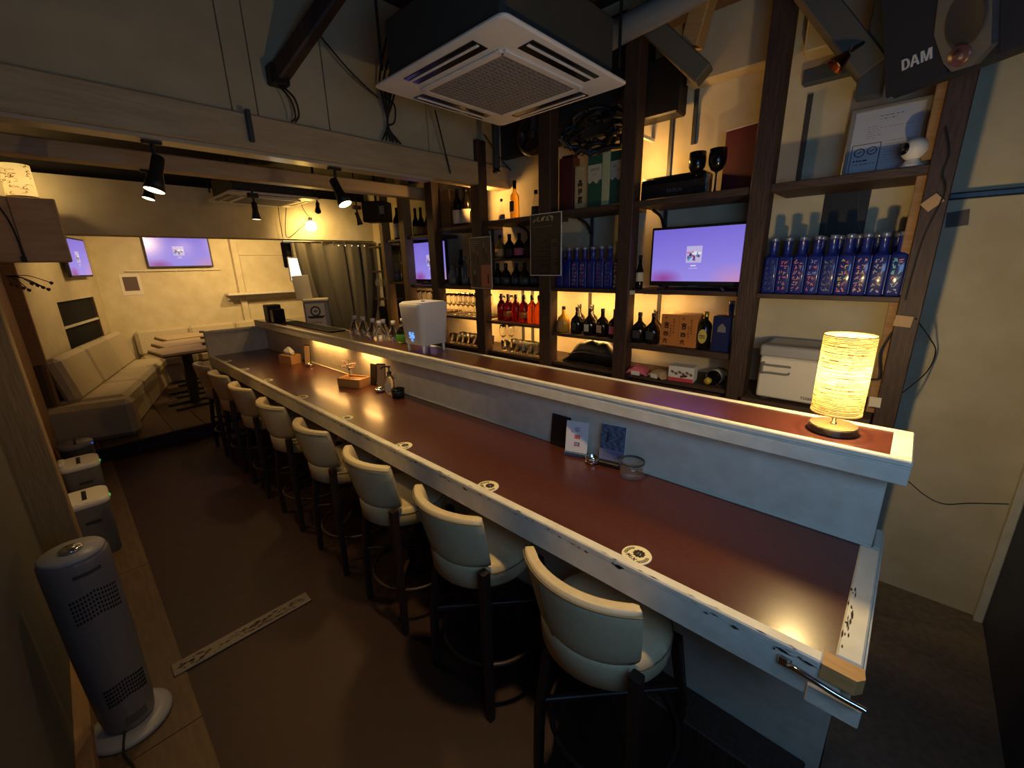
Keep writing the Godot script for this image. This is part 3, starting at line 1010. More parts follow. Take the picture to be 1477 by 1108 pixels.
# ------------------------------------------------------------------ stools
func stools() -> void:
	var t := thing("bar_stool", "cream leather bar stool nearest the camera, at the wooden counter corner", "bar stool", Vector3(-0.615, 0, -1.12), 0, "cream bar stools along the counter")
	t.set_meta("stem", "bar_stool")
	# seat: a thick round cushion
	var s := sb()
	lathe(s, pv([0.0, 0.585, 0.19, 0.585, 0.212, 0.592, 0.222, 0.61, 0.224, 0.66, 0.218, 0.683, 0.2, 0.697, 0.15, 0.705, 0.0, 0.708]), 36)
	put(t, "seat", s, M.leather)
	s = sb()
	var ringp := []
	for k in 37:
		ringp.append(Vector3(cos(TAU * k / 36) * 0.2235, 0.668, sin(TAU * k / 36) * 0.2235))
	tube(s, ringp, 0.0028, 5)
	put(t, "seat_piping", s, M.seam)
	# wrap-round backrest, wider at the top
	s = sb()
	var rings := []
	var top_line := []
	var seam_line := []
	var n := 28
	for i in n + 1:
		var u := -1.0 + 2.0 * i / n
		var ring := []
		var thin := 1.0 if absf(u) < 0.99 else 0.80
		for k in 20:
			var w := TAU * k / 20.0
			var v := clampf(sin(w) * 1.28, -1.0, 1.0) * (1.0 if absf(u) < 0.99 else 0.965)      # height, with flattened sides
			var d := clampf(cos(w) * 1.28, -1.0, 1.0)       # depth
			var yy := 0.838 + 0.132 * v
			var h := (yy - 0.706) / 0.264
			var ang := u * deg_to_rad(lerpf(52.0, 45.5, h))
			var rad := lerpf(0.231, 0.288, pow(h, 0.85)) + 0.0215 * d * thin
			yy += 0.014 * u * u * (1.0 - h) + 0.008 * h * (1.0 - u * u)
			ring.append(Vector3(sin(ang) * rad, yy, cos(ang) * rad - 0.013))
		rings.append(ring)
		var a2 := u * deg_to_rad(45.6)
		top_line.append(Vector3(sin(a2) * 0.3085, 0.953 + 0.008 * (1.0 - u * u), cos(a2) * 0.3085 - 0.013))
	loft(s, rings)
	put(t, "backrest", s, M.leather)
	s = sb()
	tube(s, top_line, 0.003, 5)
	for i in 9:
		var h := i / 8.0
		var rad := lerpf(0.231, 0.288, pow(h, 0.85)) + 0.0222
		seam_line.append(Vector3(sin(-0.27) * rad, 0.712 + 0.240 * h, cos(-0.27) * rad - 0.013))
	tube(s, seam_line, 0.0022, 5)
	put(t, "piping", s, M.seam)
	# lower skirt of the back
	s = sb()
	rings = []
	for i in 17:
		var u := -1.0 + i / 8.0
		var ang := u * 0.80
		var ring := []
		for q in [[0.226, 0.605], [0.238, 0.612], [0.243, 0.70], [0.238, 0.722], [0.226, 0.722]]:
			ring.append(Vector3(sin(ang) * q[0], q[1], cos(ang) * q[0]))
		rings.append(ring)
	loft(s, rings)
	put(t, "back_skirt", s, M.leather)
	# legs
	for e in [[-1, 1], [1, 1], [-1, -1], [1, -1]]:
		s = sb()
		var xx: float = 0.04 + 0.184 * e[0]
		var zz: float = 0.186 * e[1]
		var tall: bool = e[0] > 0 and e[1] > 0
		rings = []
		for q in [[0.0, 1.04, 0.014], [0.02, 1.035, 0.016], [0.3, 1.01, 0.017], [0.585, 0.97 if tall else 0.86, 0.019], [0.735, 0.945, 0.019]]:
			var ring := []
			for p in rrect(q[2] * 2, q[2] * 2, 0.005, 2):
				ring.append(Vector3(xx * q[1] + p.x, q[0], (zz + (0.022 if e[1] > 0 else 0.0)) * q[1] + p.y))
			rings.append(ring)
		if not tall:
			rings.remove_at(4)
		loft(s, rings)
		put(t, "leg", s, M.leg)
	s = sb()
	ringp = []
	for k in 33:
		ringp.append(Vector3(0.04 + cos(TAU * k / 32) * 0.235, 0.235, sin(TAU * k / 32) * 0.235))
	tube(s, ringp, 0.011, 8)
	put(t, "foot_ring", s, M.leg)
	for e in [[Vector3(-0.14, 0.33, -0.185), Vector3(0.222, 0.33, 0.205)], [Vector3(0.222, 0.345, -0.185), Vector3(-0.14, 0.345, 0.205)]]:
		s = sb()
		bar(s, e[0], e[1], 0.022, 0.022, 0.004)
		put(t, "cross_brace", s, M.leg)
	s = sb()
	lathe(s, pv([0.0, 0.545, 0.14, 0.545, 0.19, 0.56, 0.19, 0.586, 0.0, 0.586]), 24)
	put(t, "seat_plate", s, M.leg)
	var xs := [-1.265, -1.92, -2.60, -3.30, -4.02, -4.70, -5.32]
	var nth := ["second", "third", "fourth", "fifth", "sixth", "seventh", "farthest"]
	for i in xs.size():
		copy(t, Vector3(xs[i], 0, -1.12), "cream leather bar stool, %s along the counter counting from the camera" % nth[i] if i < 6 else "cream leather bar stool farthest from the camera, beside the seating tables")


# ------------------------------------------------------------------ far seating room
func far_room() -> void:
	var xf := angled()
	# bench along the angled wall
	var t := thing("bench_sofa", "cream leather bench along the angled wall under the dark window", "sofa", Vector3(-6.35, 0.15, 0.35))
	var inv := Transform3D(xf.basis, V0)
	for k in 3:
		var x0 := 0.12 + k * 0.83
		var s := sb()
		box(s, Vector3(x0 + 0.415, 0.36, 0.36), Vector3(0.822, 0.17, 0.60), 0.045, inv)
		put(t, "seat_cushion", s, M.couch)
		s = sb()
		box(s, V0, Vector3(0.822, 0.50, 0.15), 0.045, inv * Transform3D(Basis(Vector3.RIGHT, -0.20), Vector3(x0 + 0.415, 0.66, 0.18)))
		put(t, "back_cushion", s, M.couch)
	var s := sb()
	box(s, Vector3(1.36, 0.14, 0.35), Vector3(2.48, 0.28, 0.56), 0.02, inv)
	put(t, "base", s, M.couch)
	s = sb()
	box(s, Vector3(0.06, 0.21, 0.36), Vector3(0.22, 0.42, 0.72), 0.05, inv)
	put(t, "end_stool", s, M.couch)
	s = sb()
	box(s, Vector3(1.3, 0.44, 0.06), Vector3(2.5, 0.86, 0.10), 0.02, inv)
	put(t, "back_board", s, M.strip)
	# bench along the far wall
	t = thing("bench_sofa", "cream leather bench along the far wall below the wall screen", "sofa", Vector3(-9.2, 0.15, -2.0))
	for k in 4:
		var z0 := 1.25 - k * 0.72
		s = sb()
		b2(s, Vector3(0.06, 0.27, z0 - 0.71), Vector3(0.52, 0.44, z0), 0.04)
		put(t, "seat_cushion", s, M.couch)
		s = sb()
		box(s, V0, Vector3(0.14, 0.42, 0.71), 0.045, Transform3D(Basis(Vector3.BACK, 0.14), Vector3(0.10, 0.64, z0 - 0.355)))
		put(t, "back_cushion", s, M.couch)
	s = sb()
	b2(s, Vector3(0.03, 0.0, -1.6), Vector3(0.50, 0.27, 1.25), 0.01)
	put(t, "base", s, M.couch)
	# tables
	var k := 0
	for q in [[Vector3(-6.98, 0.15, -1.02), "dark edged two-board cafe table nearest the stools"], [Vector3(-7.66, 0.15, -1.14), "dark edged two-board cafe table, middle of the three in the seating room"], [Vector3(-8.45, 0.15, -1.28), "dark edged two-board cafe table closest to the far wall bench"]]:
		t = thing("cafe_table", q[1], "table", q[0], 0.12, "three cafe tables of the seating room")
		for e in [-1.0, 1.0]:
			s = sb()
			b2(s, Vector3(e * 0.155 - 0.152, 0.742, -0.30), Vector3(e * 0.155 + 0.152, 0.772, 0.30), 0.004)
			put(t, "top_board", s, M.beam)
		s = sb()
		b2(s, Vector3(-0.315, 0.725, -0.305), Vector3(0.315, 0.743, 0.305), 0.003)
		put(t, "frame", s, M.darkwood)
		s = sb()
		b2(s, Vector3(-0.045, 0.03, -0.045), Vector3(0.045, 0.73, 0.045), 0.006)
		put(t, "pedestal", s, M.dark)
		for e in [-1.0, 1.0]:
			s = sb()
			b2(s, Vector3(e * 0.16 - 0.025, 0.0, -0.26), Vector3(e * 0.16 + 0.025, 0.03, 0.26), 0.005)
			b2(s, Vector3(minf(0, e * 0.16), 0.005, -0.025), Vector3(maxf(0, e * 0.16), 0.03, 0.025), 0.003)
			put(t, "foot", s, M.dark)
		s = sb()
		b2(s, Vector3(-0.10, 0.772, -0.31), Vector3(-0.04, 0.80, -0.25), 0.004)
		put(t, "menu_clip", s, M.dark)
		k += 1
	# wall screens
	wall_screen(Vector3(-9.13, 2.235, -1.59), PI / 2, 0.86, 0.47, "lit purple wall screen on the far wall of the seating room", E_TV)
	var d := xf.basis.x
	wall_screen(xf * Vector3(2.08, 2.12, 0.09), atan2(xf.basis.z.x, xf.basis.z.z), 0.80, 0.46, "lit blue screen on the angled wall partly behind the brown box", E_TV)
	s = sb()
	tube(s, [Vector3(-9.17, 1.93, -0.85), Vector3(-9.17, 1.93, -2.15)], 0.012)
	for z in [-1.1, -1.5, -1.9]:
		b2(s, Vector3(-9.2, 1.91, z - 0.01), Vector3(-9.165, 1.95, z + 0.01))
	tag(put(self, "wall_rail", s, M.paint), "thin pale rail on the far wall right below the screen", "rail")
	# poster: a white sheet with a plain dark printed square
	var im := Image.create(64, 80, false, Image.FORMAT_RGB8)
	im.fill(rgb8(214, 206, 190))
	im.fill_rect(Rect2i(8, 8, 48, 56), rgb8(86, 66, 62))
	t = thing("wall_poster", "small pale poster with a dark panel left below the far screen", "poster", Vector3(-9.194, 1.72, -0.885))
	s = sb()
	b2(s, Vector3(-0.003, -0.16, -0.125), Vector3(0.003, 0.16, 0.125))
	put(t, "sheet", s, M.paper)
	s = sb()
	print_quad(s, Vector3(0.0035, 0, 0), Vector3(0, 0, -0.12), Vector3(0, 0.155, 0))
	put(t, "print", s, printed(im))
	# wall shelf on the far wall
	t = thing("wall_shelf", "pale wall shelf on the stepped panel of the far wall", "shelf", Vector3(-9.14, 1.47, -2.85))
	s = sb()
	b2(s, Vector3(-0.03, 0.0, -0.75), Vector3(0.22, 0.04, 0.72), 0.006)
	put(t, "board", s, M.paint)
	s = sb()
	b2(s, Vector3(-0.03, -0.09, -0.72), Vector3(0.0, 0.0, 0.69), 0.004)
	put(t, "batten", s, M.paint)
	# thin black speaker by the curtain
	t = thing("slim_speaker", "slim black speaker column hanging at the left of the curtain", "speaker", Vector3(-5.66, 2.07, -2.05), 0.4)
	s = sb()
	b2(s, Vector3(-0.05, -0.15, -0.035), Vector3(0.05, 0.15, 0.035), 0.01)
	put(t, "cabinet", s, M.dark)
	s = sb()
	b2(s, Vector3(-0.044, -0.14, 0.034), Vector3(0.044, 0.14, 0.039), 0.003)
	put(t, "grille", s, M.cable)
	s = sb()
	b2(s, Vector3(-0.02, 0.14, -0.02), Vector3(0.02, 0.40, 0.02))
	put(t, "bracket", s, M.dark)
	# unseen spots above the soffit line, placed to light the far room walls
	for q in [[Vector3(-7.3, 2.55, -1.4), Vector3(-9.2, 1.5, -1.5), "first"], [Vector3(-7.6, 2.55, -2.6), Vector3(-9.2, 1.7, -2.8), "second"], [Vector3(-7.0, 2.55, -1.0), Vector3(-7.9, 1.2, -0.1), "third"]]:
		spot_lamp(q[0], q[1], "unseen black ceiling spot in the seating room, %s from the bench" % q[2], E_FAR * (0.45 if q[2] == "third" else 1.0), 62, 0.07)
	# curtain in folds, drawn together low down
	t = thing("curtain", "grey beige curtain closing the staff passage behind the bar", "curtain", Vector3(-5.3, 2.19, -2.55))
	s = sb()
	var nu := 90
	var nv := 24
	s.set_smooth_group(1)
	var at := func(i: int, j: int, back: float) -> Vector3:
		var u := float(i) / nu
		var v := float(j) / nv
		var wide := lerpf(1.06, 0.60, clampf(v * 1.5, 0.0, 1.0) * clampf(v * 1.5, 0.0, 1.0))
		var c := lerpf(0.0, -0.05, v)
		var sag := 0.0
		var ph := u * TAU * 5.0 + 0.8 * sin(u * 9.0) + 0.5 * sin(u * 23.0) + v * 0.7 * sin(u * 5.0)
		var amp := (0.030 + 0.030 * v) * (1.0 + 0.5 * sin(u * 11.0))
		return Vector3((sin(ph) + 0.35 * sin(ph * 2.0 + 1.0 + 2.0 * v)) * amp + 0.07 * v * sin(u * 4.0) - back, -1.75 * v - sag, (0.5 - u) * wide + c + cos(ph) * amp * 0.4)
	for i in nu:
		for j in nv:
			for back in [0.0, 0.004]:
				var q := [at.call(i, j, back), at.call(i + 1, j, back), at.call(i + 1, j + 1, back), at.call(i, j + 1, back)]
				poly(s, q, (q[0] + q[2]) / 2.0 + Vector3(-1.0 if back == 0.0 else 1.0, 0, 0))
	put(t, "cloth", s, M.curtain)
	s = sb()
	tube(s, [Vector3(0, 0.015, 0.66), Vector3(0, 0.015, -0.50)], 0.014, 8)
	put(t, "rod", s, M.steel)
	for i in 8:
		s = sb()
		lathe(s, pv([0.021, -0.004, 0.025, 0.0, 0.021, 0.004, 0.017, 0.0, 0.021, -0.004]), 12, Transform3D(Basis(Vector3.RIGHT, PI / 2), Vector3(0, 0.002, 0.5 - i * 0.14)))
		put(t, "ring", s, M.chrome)
	# globe lamp in front of the soffit
	t = thing("globe_lamp", "glowing round globe lamp hanging in front of the cream soffit", "lamp", Vector3(-5.22, 2.375, -2.20))
	s = sb()
	var pr := []
	for i in 11:
		var a := -PI / 2 + PI * i / 10
		pr.append(Vector2(0.062 * cos(a), 0.062 * sin(a)))
	lathe(s, pr, 20)
	put(t, "globe", s, glow(Color(1.0, 0.84, 0.5), 5.0))
	s = sb()
	lathe(s, pv([0.0, 0.055, 0.022, 0.056, 0.022, 0.09, 0.0, 0.092]), 12)
	put(t, "socket", s, M.dgrey)
	s = sb()
	tube(s, curve([Vector3(0, 0.09, 0), Vector3(-0.04, 0.2, 0.05), Vector3(0.0, 0.42, 0.10), Vector3(0, 0.575, 0.12)]), 0.004)
	tube(s, curve([Vector3(0, 0.09, 0), Vector3(-0.05, -0.02, 0.10), Vector3(-0.08, -0.12, 0.26), Vector3(-0.06, 0.2, 0.22), Vector3(0.0, 0.575, 0.16)]), 0.004)
	put(t, "wire", s, M.cable)
	s = sb()
	tube(s, curve([Vector3(-0.08, -0.12, 0.30), Vector3(-0.06, 0.2, 0.30), Vector3(0.0, 0.575, 0.22)]), 0.004)
	put(t, "wire", s, M.cable)
	omni(V0, Color(1.0, 0.80, 0.42), 0.15, 0.05, t)


func wall_screen(at: Vector3, turn: float, w: float, h: float, label: String, e: float) -> void:
	var t := thing("wall_screen", label, "television", at, turn)
	var s := sb()
	b2(s, Vector3(-w / 2 - 0.02, -h / 2 - 0.025, -0.035), Vector3(w / 2 + 0.02, h / 2 + 0.02, 0.0), 0.006)
	put(t, "housing", s, M.dark)
	s = sb()
	print_quad(s, Vector3(0, 0, 0.001), Vector3(w / 2, 0, 0), Vector3(0, h / 2, 0))
	put(t, "display", s, M.screen)
	s = sb()
	b2(s, Vector3(-0.1, -0.1, -0.07), Vector3(0.1, 0.1, -0.03), 0.004)
	put(t, "wall_mount", s, M.dark)
	var fwd := Vector3(sin(turn), 0, cos(turn))
	area(at + fwd * 0.01, at + fwd, Vector2(w, h), Color(0.55, 0.48, 1.0), e)


func spot_lamp(at: Vector3, to: Vector3, label: String, e: float, angle := 40.0, size := 0.1) -> void:
	# a black track spot: adapter, arm, can with a lit face
	var t := thing("track_spot", label, "lamp", at)
	var s := sb()
	b2(s, Vector3(-0.022, -0.015, -0.04), Vector3(0.022, 0.022, 0.04), 0.004)
	put(t, "adapter", s, M.dark)
	var d := (to - at).normalized()
	var c := Vector3(0, -size * 0.9, 0)
	s = sb()
	tube(s, [V0, c], 0.009, 8)
	put(t, "arm", s, M.dark)
	var y := -d
	var x := y.cross(Vector3.RIGHT if absf(y.x) < 0.9 else Vector3.BACK).normalized()
	var xf := Transform3D(Basis(x, y, x.cross(y)), c + d * size * 0.35)
	s = sb()
	var r := size * 0.36
	lathe(s, pv([r * 0.94, -size * 0.6, r, -size * 0.6, r * 0.8, -size * 0.2, r * 0.62, size * 0.1, r * 0.6, size * 0.7, r * 0.45, size * 0.78, 0.0, size * 0.78]), 18, xf)
	put(t, "can", s, M.dark)
	if e <= 0.0:
		s = sb()
		lathe(s, pv([0.0, -size * 0.55, r * 0.93, -size * 0.56]), 18, xf)
		put(t, "lens", s, M.dgrey)
		return
	s = sb()
	lathe(s, pv([0.0, -size * 0.575, r * 0.93, -size * 0.58, r * 0.93, -size * 0.55, 0.0, -size * 0.55]), 18, xf)
	put(t, "lit_face", s, M.bulbface)
	var p := at + xf * Vector3(0, -size * 0.66, 0)
	spot(p, p + d, Color(1.0, 0.83, 0.55), e, angle, size * 0.5)


# ------------------------------------------------------------------ on the counter
func coaster_image() -> Image:
	var im := Image.create(128, 128, false, Image.FORMAT_RGB8)
	im.fill(rgb8(226, 214, 168))
	var k := rgb8(24, 18, 16)
	for i in 10:
		var a := TAU * i / 10
		stroke(im, Vector2(64, 50) + Vector2(cos(a), sin(a)) * 15, Vector2(64, 50) + Vector2(cos(a), sin(a)) * 21, 13, k)
	stroke(im, Vector2(64, 50), Vector2(64, 51), 38, k)
	stroke(im, Vector2(58, 46), Vector2(60, 56), 8, rgb8(96, 90, 90))
	stroke(im, Vector2(68, 44), Vector2(75, 54), 5, rgb8(150, 142, 120))
	glyph(im, "M", 38, 84, 20, 5, k)
	glyph(im, "I", 56, 88, 16, 5, k)
	glyph(im, "X", 70, 84, 20, 5, k)
	for e in [-1.0, 1.0]:
		for i in 5:
			var a: float = PI / 2 + e * (0.95 + 0.26 * i)
			var c := Vector2(64, 64) + Vector2(cos(a), sin(a)) * 48
			for j in 9:
				var b := TAU * j / 9
				stroke(im, c + Vector2(cos(b), sin(b)) * 6.5, c + Vector2(cos(b + 0.7), sin(b + 0.7)) * 6.5, 3, k)
			stroke(im, c, c + Vector2(2, 1), 4, k)
	return im


func counter_things() -> void:
	var y := 0.9947
	var t := thing("coaster", "round black and cream printed coaster nearest the camera on the counter", "coaster", Vector3(-0.508, y, -1.095), -0.35, "round coasters along the counter")
	t.set_meta("stem", "coaster")
	var s := sb()
	lathe(s, pv([0.0, 0.0, 0.046, 0.0, 0.047, 0.0015, 0.046, 0.003, 0.0, 0.003]), 36)
	put(t, "disc", s, M.paper)
	s = sb()
	for i in 36:
		var q := [Vector3(0, 0.0034, 0)]
		for j in 2:
			q.append(Vector3(cos(TAU * (i + j) / 36) * 0.0455, 0.0034, sin(TAU * (i + j) / 36) * 0.0455))
		poly(s, q, V0, q.map(func(v): return Vector2(0.5 + v.x / 0.092, 0.5 + v.z / 0.092)))
	put(t, "print", s, printed(coaster_image(), 0.7))
	var nth := ["second", "third", "fourth", "fifth", "sixth", "seventh"]
	var xs := [-1.183, -1.824, -2.47, -3.161, -3.9, -4.535, -5.12]
	for i in xs.size():
		copy(t, Vector3(xs[i], y, -1.083), ("round black and cream printed coaster, %s along the counter from the camera" % nth[i]) if i < 6 else "round black and cream printed coaster farthest from the camera on the counter", -0.4 + 0.13 * i)
	# napkin box
	t = thing("napkin_box", "small wooden napkin box with a white tissue at the far end of the counter", "box", Vector3(-4.48, y, -1.49), 0.25)
	s = sb()
	prism(s, rrect(0.20, 0.12, 0.01, 2), 0.0, 0.085, Transform3D(Basis(Vector3.RIGHT, -PI / 2), V0))
	put(t, "box", s, M.rawwood)
	s = sb()
	b2(s, Vector3(-0.08, 0.0855, -0.015), Vector3(0.08, 0.087, 0.015))
	put(t, "slot", s, M.chip)
	s = sb()
	loft(s, [[Vector3(-0.055, 0.086, -0.012), Vector3(0.055, 0.086, -0.012), Vector3(0.055, 0.086, 0.012), Vector3(-0.055, 0.086, 0.012)], [Vector3(-0.075, 0.115, -0.03), Vector3(0.05, 0.12, -0.02), Vector3(0.06, 0.115, 0.03), Vector3(-0.06, 0.12, 0.025)], [Vector3(-0.012, 0.16, -0.008), Vector3(0.012, 0.158, -0.006), Vector3(0.01, 0.16, 0.006), Vector3(-0.01, 0.162, 0.006)]], true, false)
	put(t, "tissue", s, M.paper)
	# menu stand and ashtray beside it
	menu_stand(Vector3(-4.27, y, -1.575), 0.5, 0.07, 0.19, M.dark, M.kraft, "dark upright menu holder between the napkin box and the glowing strip")
	ashtray(Vector3(-4.15, y, -1.545), "small silver ashtray in front of the far dark menu holder")
	# wooden box with flowers
	t = thing("utensil_box", "open wooden box of chopsticks below the warm strip", "box", Vector3(-3.15, y, -1.49), 0.35)
	s = sb()
	for q in [[Vector3(-0.11, 0, -0.065), Vector3(0.11, 0.07, -0.055)], [Vector3(-0.11, 0, 0.055), Vector3(0.11, 0.07, 0.065)], [Vector3(-0.11, 0, -0.055), Vector3(-0.10, 0.07, 0.055)], [Vector3(0.10, 0, -0.055), Vector3(0.11, 0.07, 0.055)], [Vector3(-0.10, 0, -0.055), Vector3(0.10, 0.008, 0.055)]]:
		b2(s, q[0], q[1], 0.002)
	put(t, "tray", s, M.rawwood)
	for i in 7:
		s = sb()
		bar_between(s, Vector3(-0.095, 0.045 + 0.004 * (i % 3), -0.045 + i * 0.014), Vector3(0.10, 0.062, -0.04 + i * 0.013), 0.006)
		put(t, "chopstick", s, M.paper if i % 2 else M.rawwood)
	t = thing("flower_vase", "little glass vase of pale pink flowers behind the wooden chopstick box", "vase", Vector3(-3.33, y, -1.545))
	s = sb()
	lathe(s, pv([0.0, 0.001, 0.022, 0.001, 0.026, 0.03, 0.016, 0.07, 0.02, 0.085]), 18)
	put(t, "vase", s, M.glass)
	for i in 8:
		var a := TAU * i / 8.0
		var top := Vector3(cos(a) * 0.05, 0.115 + 0.025 * (i % 3), sin(a) * 0.035)
		s = sb()
		tube(s, curve([Vector3(0, 0.01, 0), Vector3(0, 0.08, 0), top]), 0.0015, 5)
		put(t, "stem", s, mat(rgb8(70, 96, 50), 0.6))
		s = sb()
		for j in 5:
			var b := TAU * j / 5 + i
			var dir := Vector3(cos(b), 0.35, sin(b))
			var side := Vector3(-sin(b), 0, cos(b)) * 0.011
			s.set_smooth_group(-1)
			for back in [0.0, 0.0015]:
				var o := top - Vector3(0, back, 0)
				poly(s, [o, o + dir * 0.014 + side, o + dir * 0.027, o + dir * 0.014 - side], o + Vector3(0, -1.0 if back == 0.0 else 1.0, 0))
		put(t, "blossom", s, mat(rgb8(236, 196, 180), 0.7))
	menu_stand(Vector3(-3.03, y, -1.59), 0.15, 0.075, 0.175, M.dark, M.dark, "small dark card leaning behind the wooden chopstick box")
	menu_stand(Vector3(-2.88, y, -1.575), 0.5, 0.075, 0.20, M.dark, M.kraft, "dark upright menu holder left of the pump bottle")
	ashtray(Vector3(-2.83, y, -1.53), "small silver ashtray in front of the pump bottle")
	# pump bottle
	t = thing("pump_bottle", "clear hand sanitiser pump bottle under the warm strip", "bottle", Vector3(-2.72, y, -1.56), 0.6)
	s = sb()
	lathe(s, pv([0.0, 0.0, 0.037, 0.001, 0.039, 0.012, 0.039, 0.11, 0.033, 0.125, 0.016, 0.14, 0.014, 0.15, 0.0, 0.15]), 22)
	put(t, "bottle", s, M.stem)
	s = sb()
	lathe(s, pv([0.0, 0.004, 0.034, 0.005, 0.036, 0.014, 0.036, 0.06, 0.0, 0.061]), 20)
	put(t, "liquid", s, M.glass)
	s = sb()
	lathe(s, pv([0.0, 0.15, 0.017, 0.15, 0.017, 0.168, 0.006, 0.17, 0.006, 0.20, 0.0, 0.2]), 14)
	tube(s, curve([Vector3(0.012, 0.205, 0), Vector3(-0.03, 0.206, 0), Vector3(-0.055, 0.198, 0), Vector3(-0.06, 0.185, 0)]), 0.006, 8)
	put(t, "pump", s, M.dgrey)
	s = sb()
	b2(s, Vector3(-0.025, 0.025, 0.0385), Vector3(0.025, 0.09, 0.0398))
	put(t, "label", s, M.label)
	t = thing("black_cup", "low black cup on the counter right of the pump bottle", "cup", Vector3(-2.60, y, -1.545))
	s = sb()
	lathe(s, pv([0.0, 0.0, 0.040, 0.0, 0.044, 0.004, 0.048, 0.062, 0.045, 0.063, 0.041, 0.008, 0.0, 0.008]), 24)
	put(t, "cup", s, M.dark)
	s = sb()
	lathe(s, pv([0.0475, 0.054, 0.0492, 0.056, 0.0492, 0.063, 0.045, 0.064]), 24)
	put(t, "rim", s, M.blackgloss)
	# near group
	menu_stand(Vector3(-1.20, y, -1.605), 0.0, 0.115, 0.165, M.dark, M.dark, "black leaflet leaning on the back panel behind the white card stand")
	t = thing("card_stand", "white card stand with red and blue print on a blue foot", "sign", Vector3(-1.075, y, -1.575), 0.30)
	s = sb()
	b2(s, Vector3(-0.058, 0.0, -0.02), Vector3(0.058, 0.02, 0.018), 0.003)
	put(t, "foot", s, mat(rgb8(60, 84, 110), 0.4))
	var im := Image.create(96, 128, false, Image.FORMAT_RGB8)
	im.fill(rgb8(226, 222, 220))
	scribble(im, Rect2(38, 22, 26, 16), 8, 2, [rgb8(60, 60, 70)])
	stroke(im, Vector2(24, 42), Vector2(26, 43), 4, rgb8(190, 40, 40))
	im.fill_rect(Rect2i(38, 54, 24, 16), rgb8(180, 36, 44))
	scribble(im, Rect2(40, 56, 20, 12), 6, 1.5, [rgb8(240, 220, 220)])
	im.fill_rect(Rect2i(38, 84, 24, 16), rgb8(110, 60, 66))
	scribble(im, Rect2(40, 86, 20, 12), 6, 2, [rgb8(230, 226, 226)])
	var lean := Transform3D(Basis(Vector3.RIGHT, -0.16), Vector3(0, 0.015, 0.005))
	s = sb()
	box(s, Vector3(0, 0.078, 0), Vector3(0.11, 0.156, 0.004), 0.001, lean)
	put(t, "card", s, M.paper)
	s = sb()
	print_quad(s, lean * Vector3(0, 0.078, 0.0025), lean.basis * Vector3(0.054, 0, 0), lean.basis * Vector3(0, 0.077, 0))
	put(t, "print", s, printed(im))
	ashtray(Vector3(-0.975, y, -1.565), "small silver ashtray between the white card stand and the blue card")
	t = thing("photo_card", "blue grey photo card leaning on the back panel beside the clear jar", "sign", Vector3(-0.895, y, -1.595), 0.18)
	im = Image.create(96, 128, false, Image.FORMAT_RGB8)
	for yy in 128:
		for xx in 96:
			var n := sin(xx * 0.21 + sin(yy * 0.13) * 3.0) * sin(yy * 0.17 + xx * 0.05)
			im.set_pixel(xx, yy, Color(0.22, 0.27, 0.36).lerp(Color(0.48, 0.54, 0.62), clampf(0.45 + 0.4 * n, 0, 1)) if yy < 88 else Color(0.46, 0.48, 0.60))
	im.fill_rect(Rect2i(24, 26, 6, 34), rgb8(24, 26, 40))
	lines(im, 14, 84, 98, 120, 6, rgb8(60, 66, 90), 2)
	lean = Transform3D(Basis(Vector3.RIGHT, -0.14), Vector3(0, 0.02, 0.0))
	s = sb()
	box(s, Vector3(0, 0.085, 0), Vector3(0.118, 0.17, 0.003), 0.001, lean)
	put(t, "card", s, M.paper)
	s = sb()
	print_quad(s, lean * Vector3(0, 0.085, 0.002), lean.basis * Vector3(0.058, 0, 0), lean.basis * Vector3(0, 0.084, 0))
	put(t, "print", s, printed(im, 0.4))
	s = sb()
	b2(s, Vector3(-0.05, 0.0, -0.012), Vector3(0.05, 0.022, 0.03), 0.004)
	put(t, "foot", s, M.dark)
	t = thing("glass_jar", "low clear glass jar at the right of the blue card", "jar", Vector3(-0.775, y, -1.565))
	s = sb()
	lathe(s, pv([0.0, 0.0, 0.048, 0.001, 0.052, 0.008, 0.052, 0.068, 0.049, 0.068, 0.048, 0.010, 0.0, 0.009]), 28)
	put(t, "jar", s, glass(rgb8(150, 156, 156), 0.05))
	s = sb()
	lathe(s, pv([0.052, 0.064, 0.0535, 0.066, 0.0535, 0.072, 0.049, 0.073, 0.048, 0.066]), 28)
	put(t, "rim", s, M.dgrey)


func bar_between(s: SurfaceTool, a: Vector3, e: Vector3, w: float) -> void:
	bar_shape(s, a, e, w)


func bar_shape(s: SurfaceTool, a: Vector3, e: Vector3, w: float) -> void:
	tube(s, [a, e], w / 2.0, 5)


func menu_stand(at: Vector3, turn: float, w: float, h: float, m: Material, face: Material, label: String) -> void:
	var t := thing("menu_card", label, "menu", at, turn)
	var lean := Transform3D(Basis(Vector3.RIGHT, -0.12), V0)
	var s := sb()
	box(s, Vector3(0, h / 2, 0), Vector3(w, h, 0.006), 0.002, lean)
	put(t, "board", s, m)
	s = sb()
	box(s, Vector3(0, h / 2, 0.0038), Vector3(w * 0.86, h * 0.9, 0.0016), 0, lean)
	put(t, "sheet", s, face)


func ashtray(at: Vector3, label: String) -> void:
	var t := thing("ashtray", label, "ashtray", at)
	var s := sb()
	lathe(s, pv([0.0, 0.0, 0.030, 0.0, 0.037, 0.008, 0.036, 0.024, 0.033, 0.028, 0.029, 0.024, 0.030, 0.010, 0.0, 0.007]), 24)
	put(t, "bowl", s, M.chrome)
	s = sb()
	for i in 3:
		var a := TAU * i / 3
		b2(s, Vector3(cos(a) * 0.034 - 0.004, 0.024, sin(a) * 0.034 - 0.004), Vector3(cos(a) * 0.034 + 0.004, 0.031, sin(a) * 0.034 + 0.004), 0.001)
	put(t, "cigarette_rest", s, M.steel)


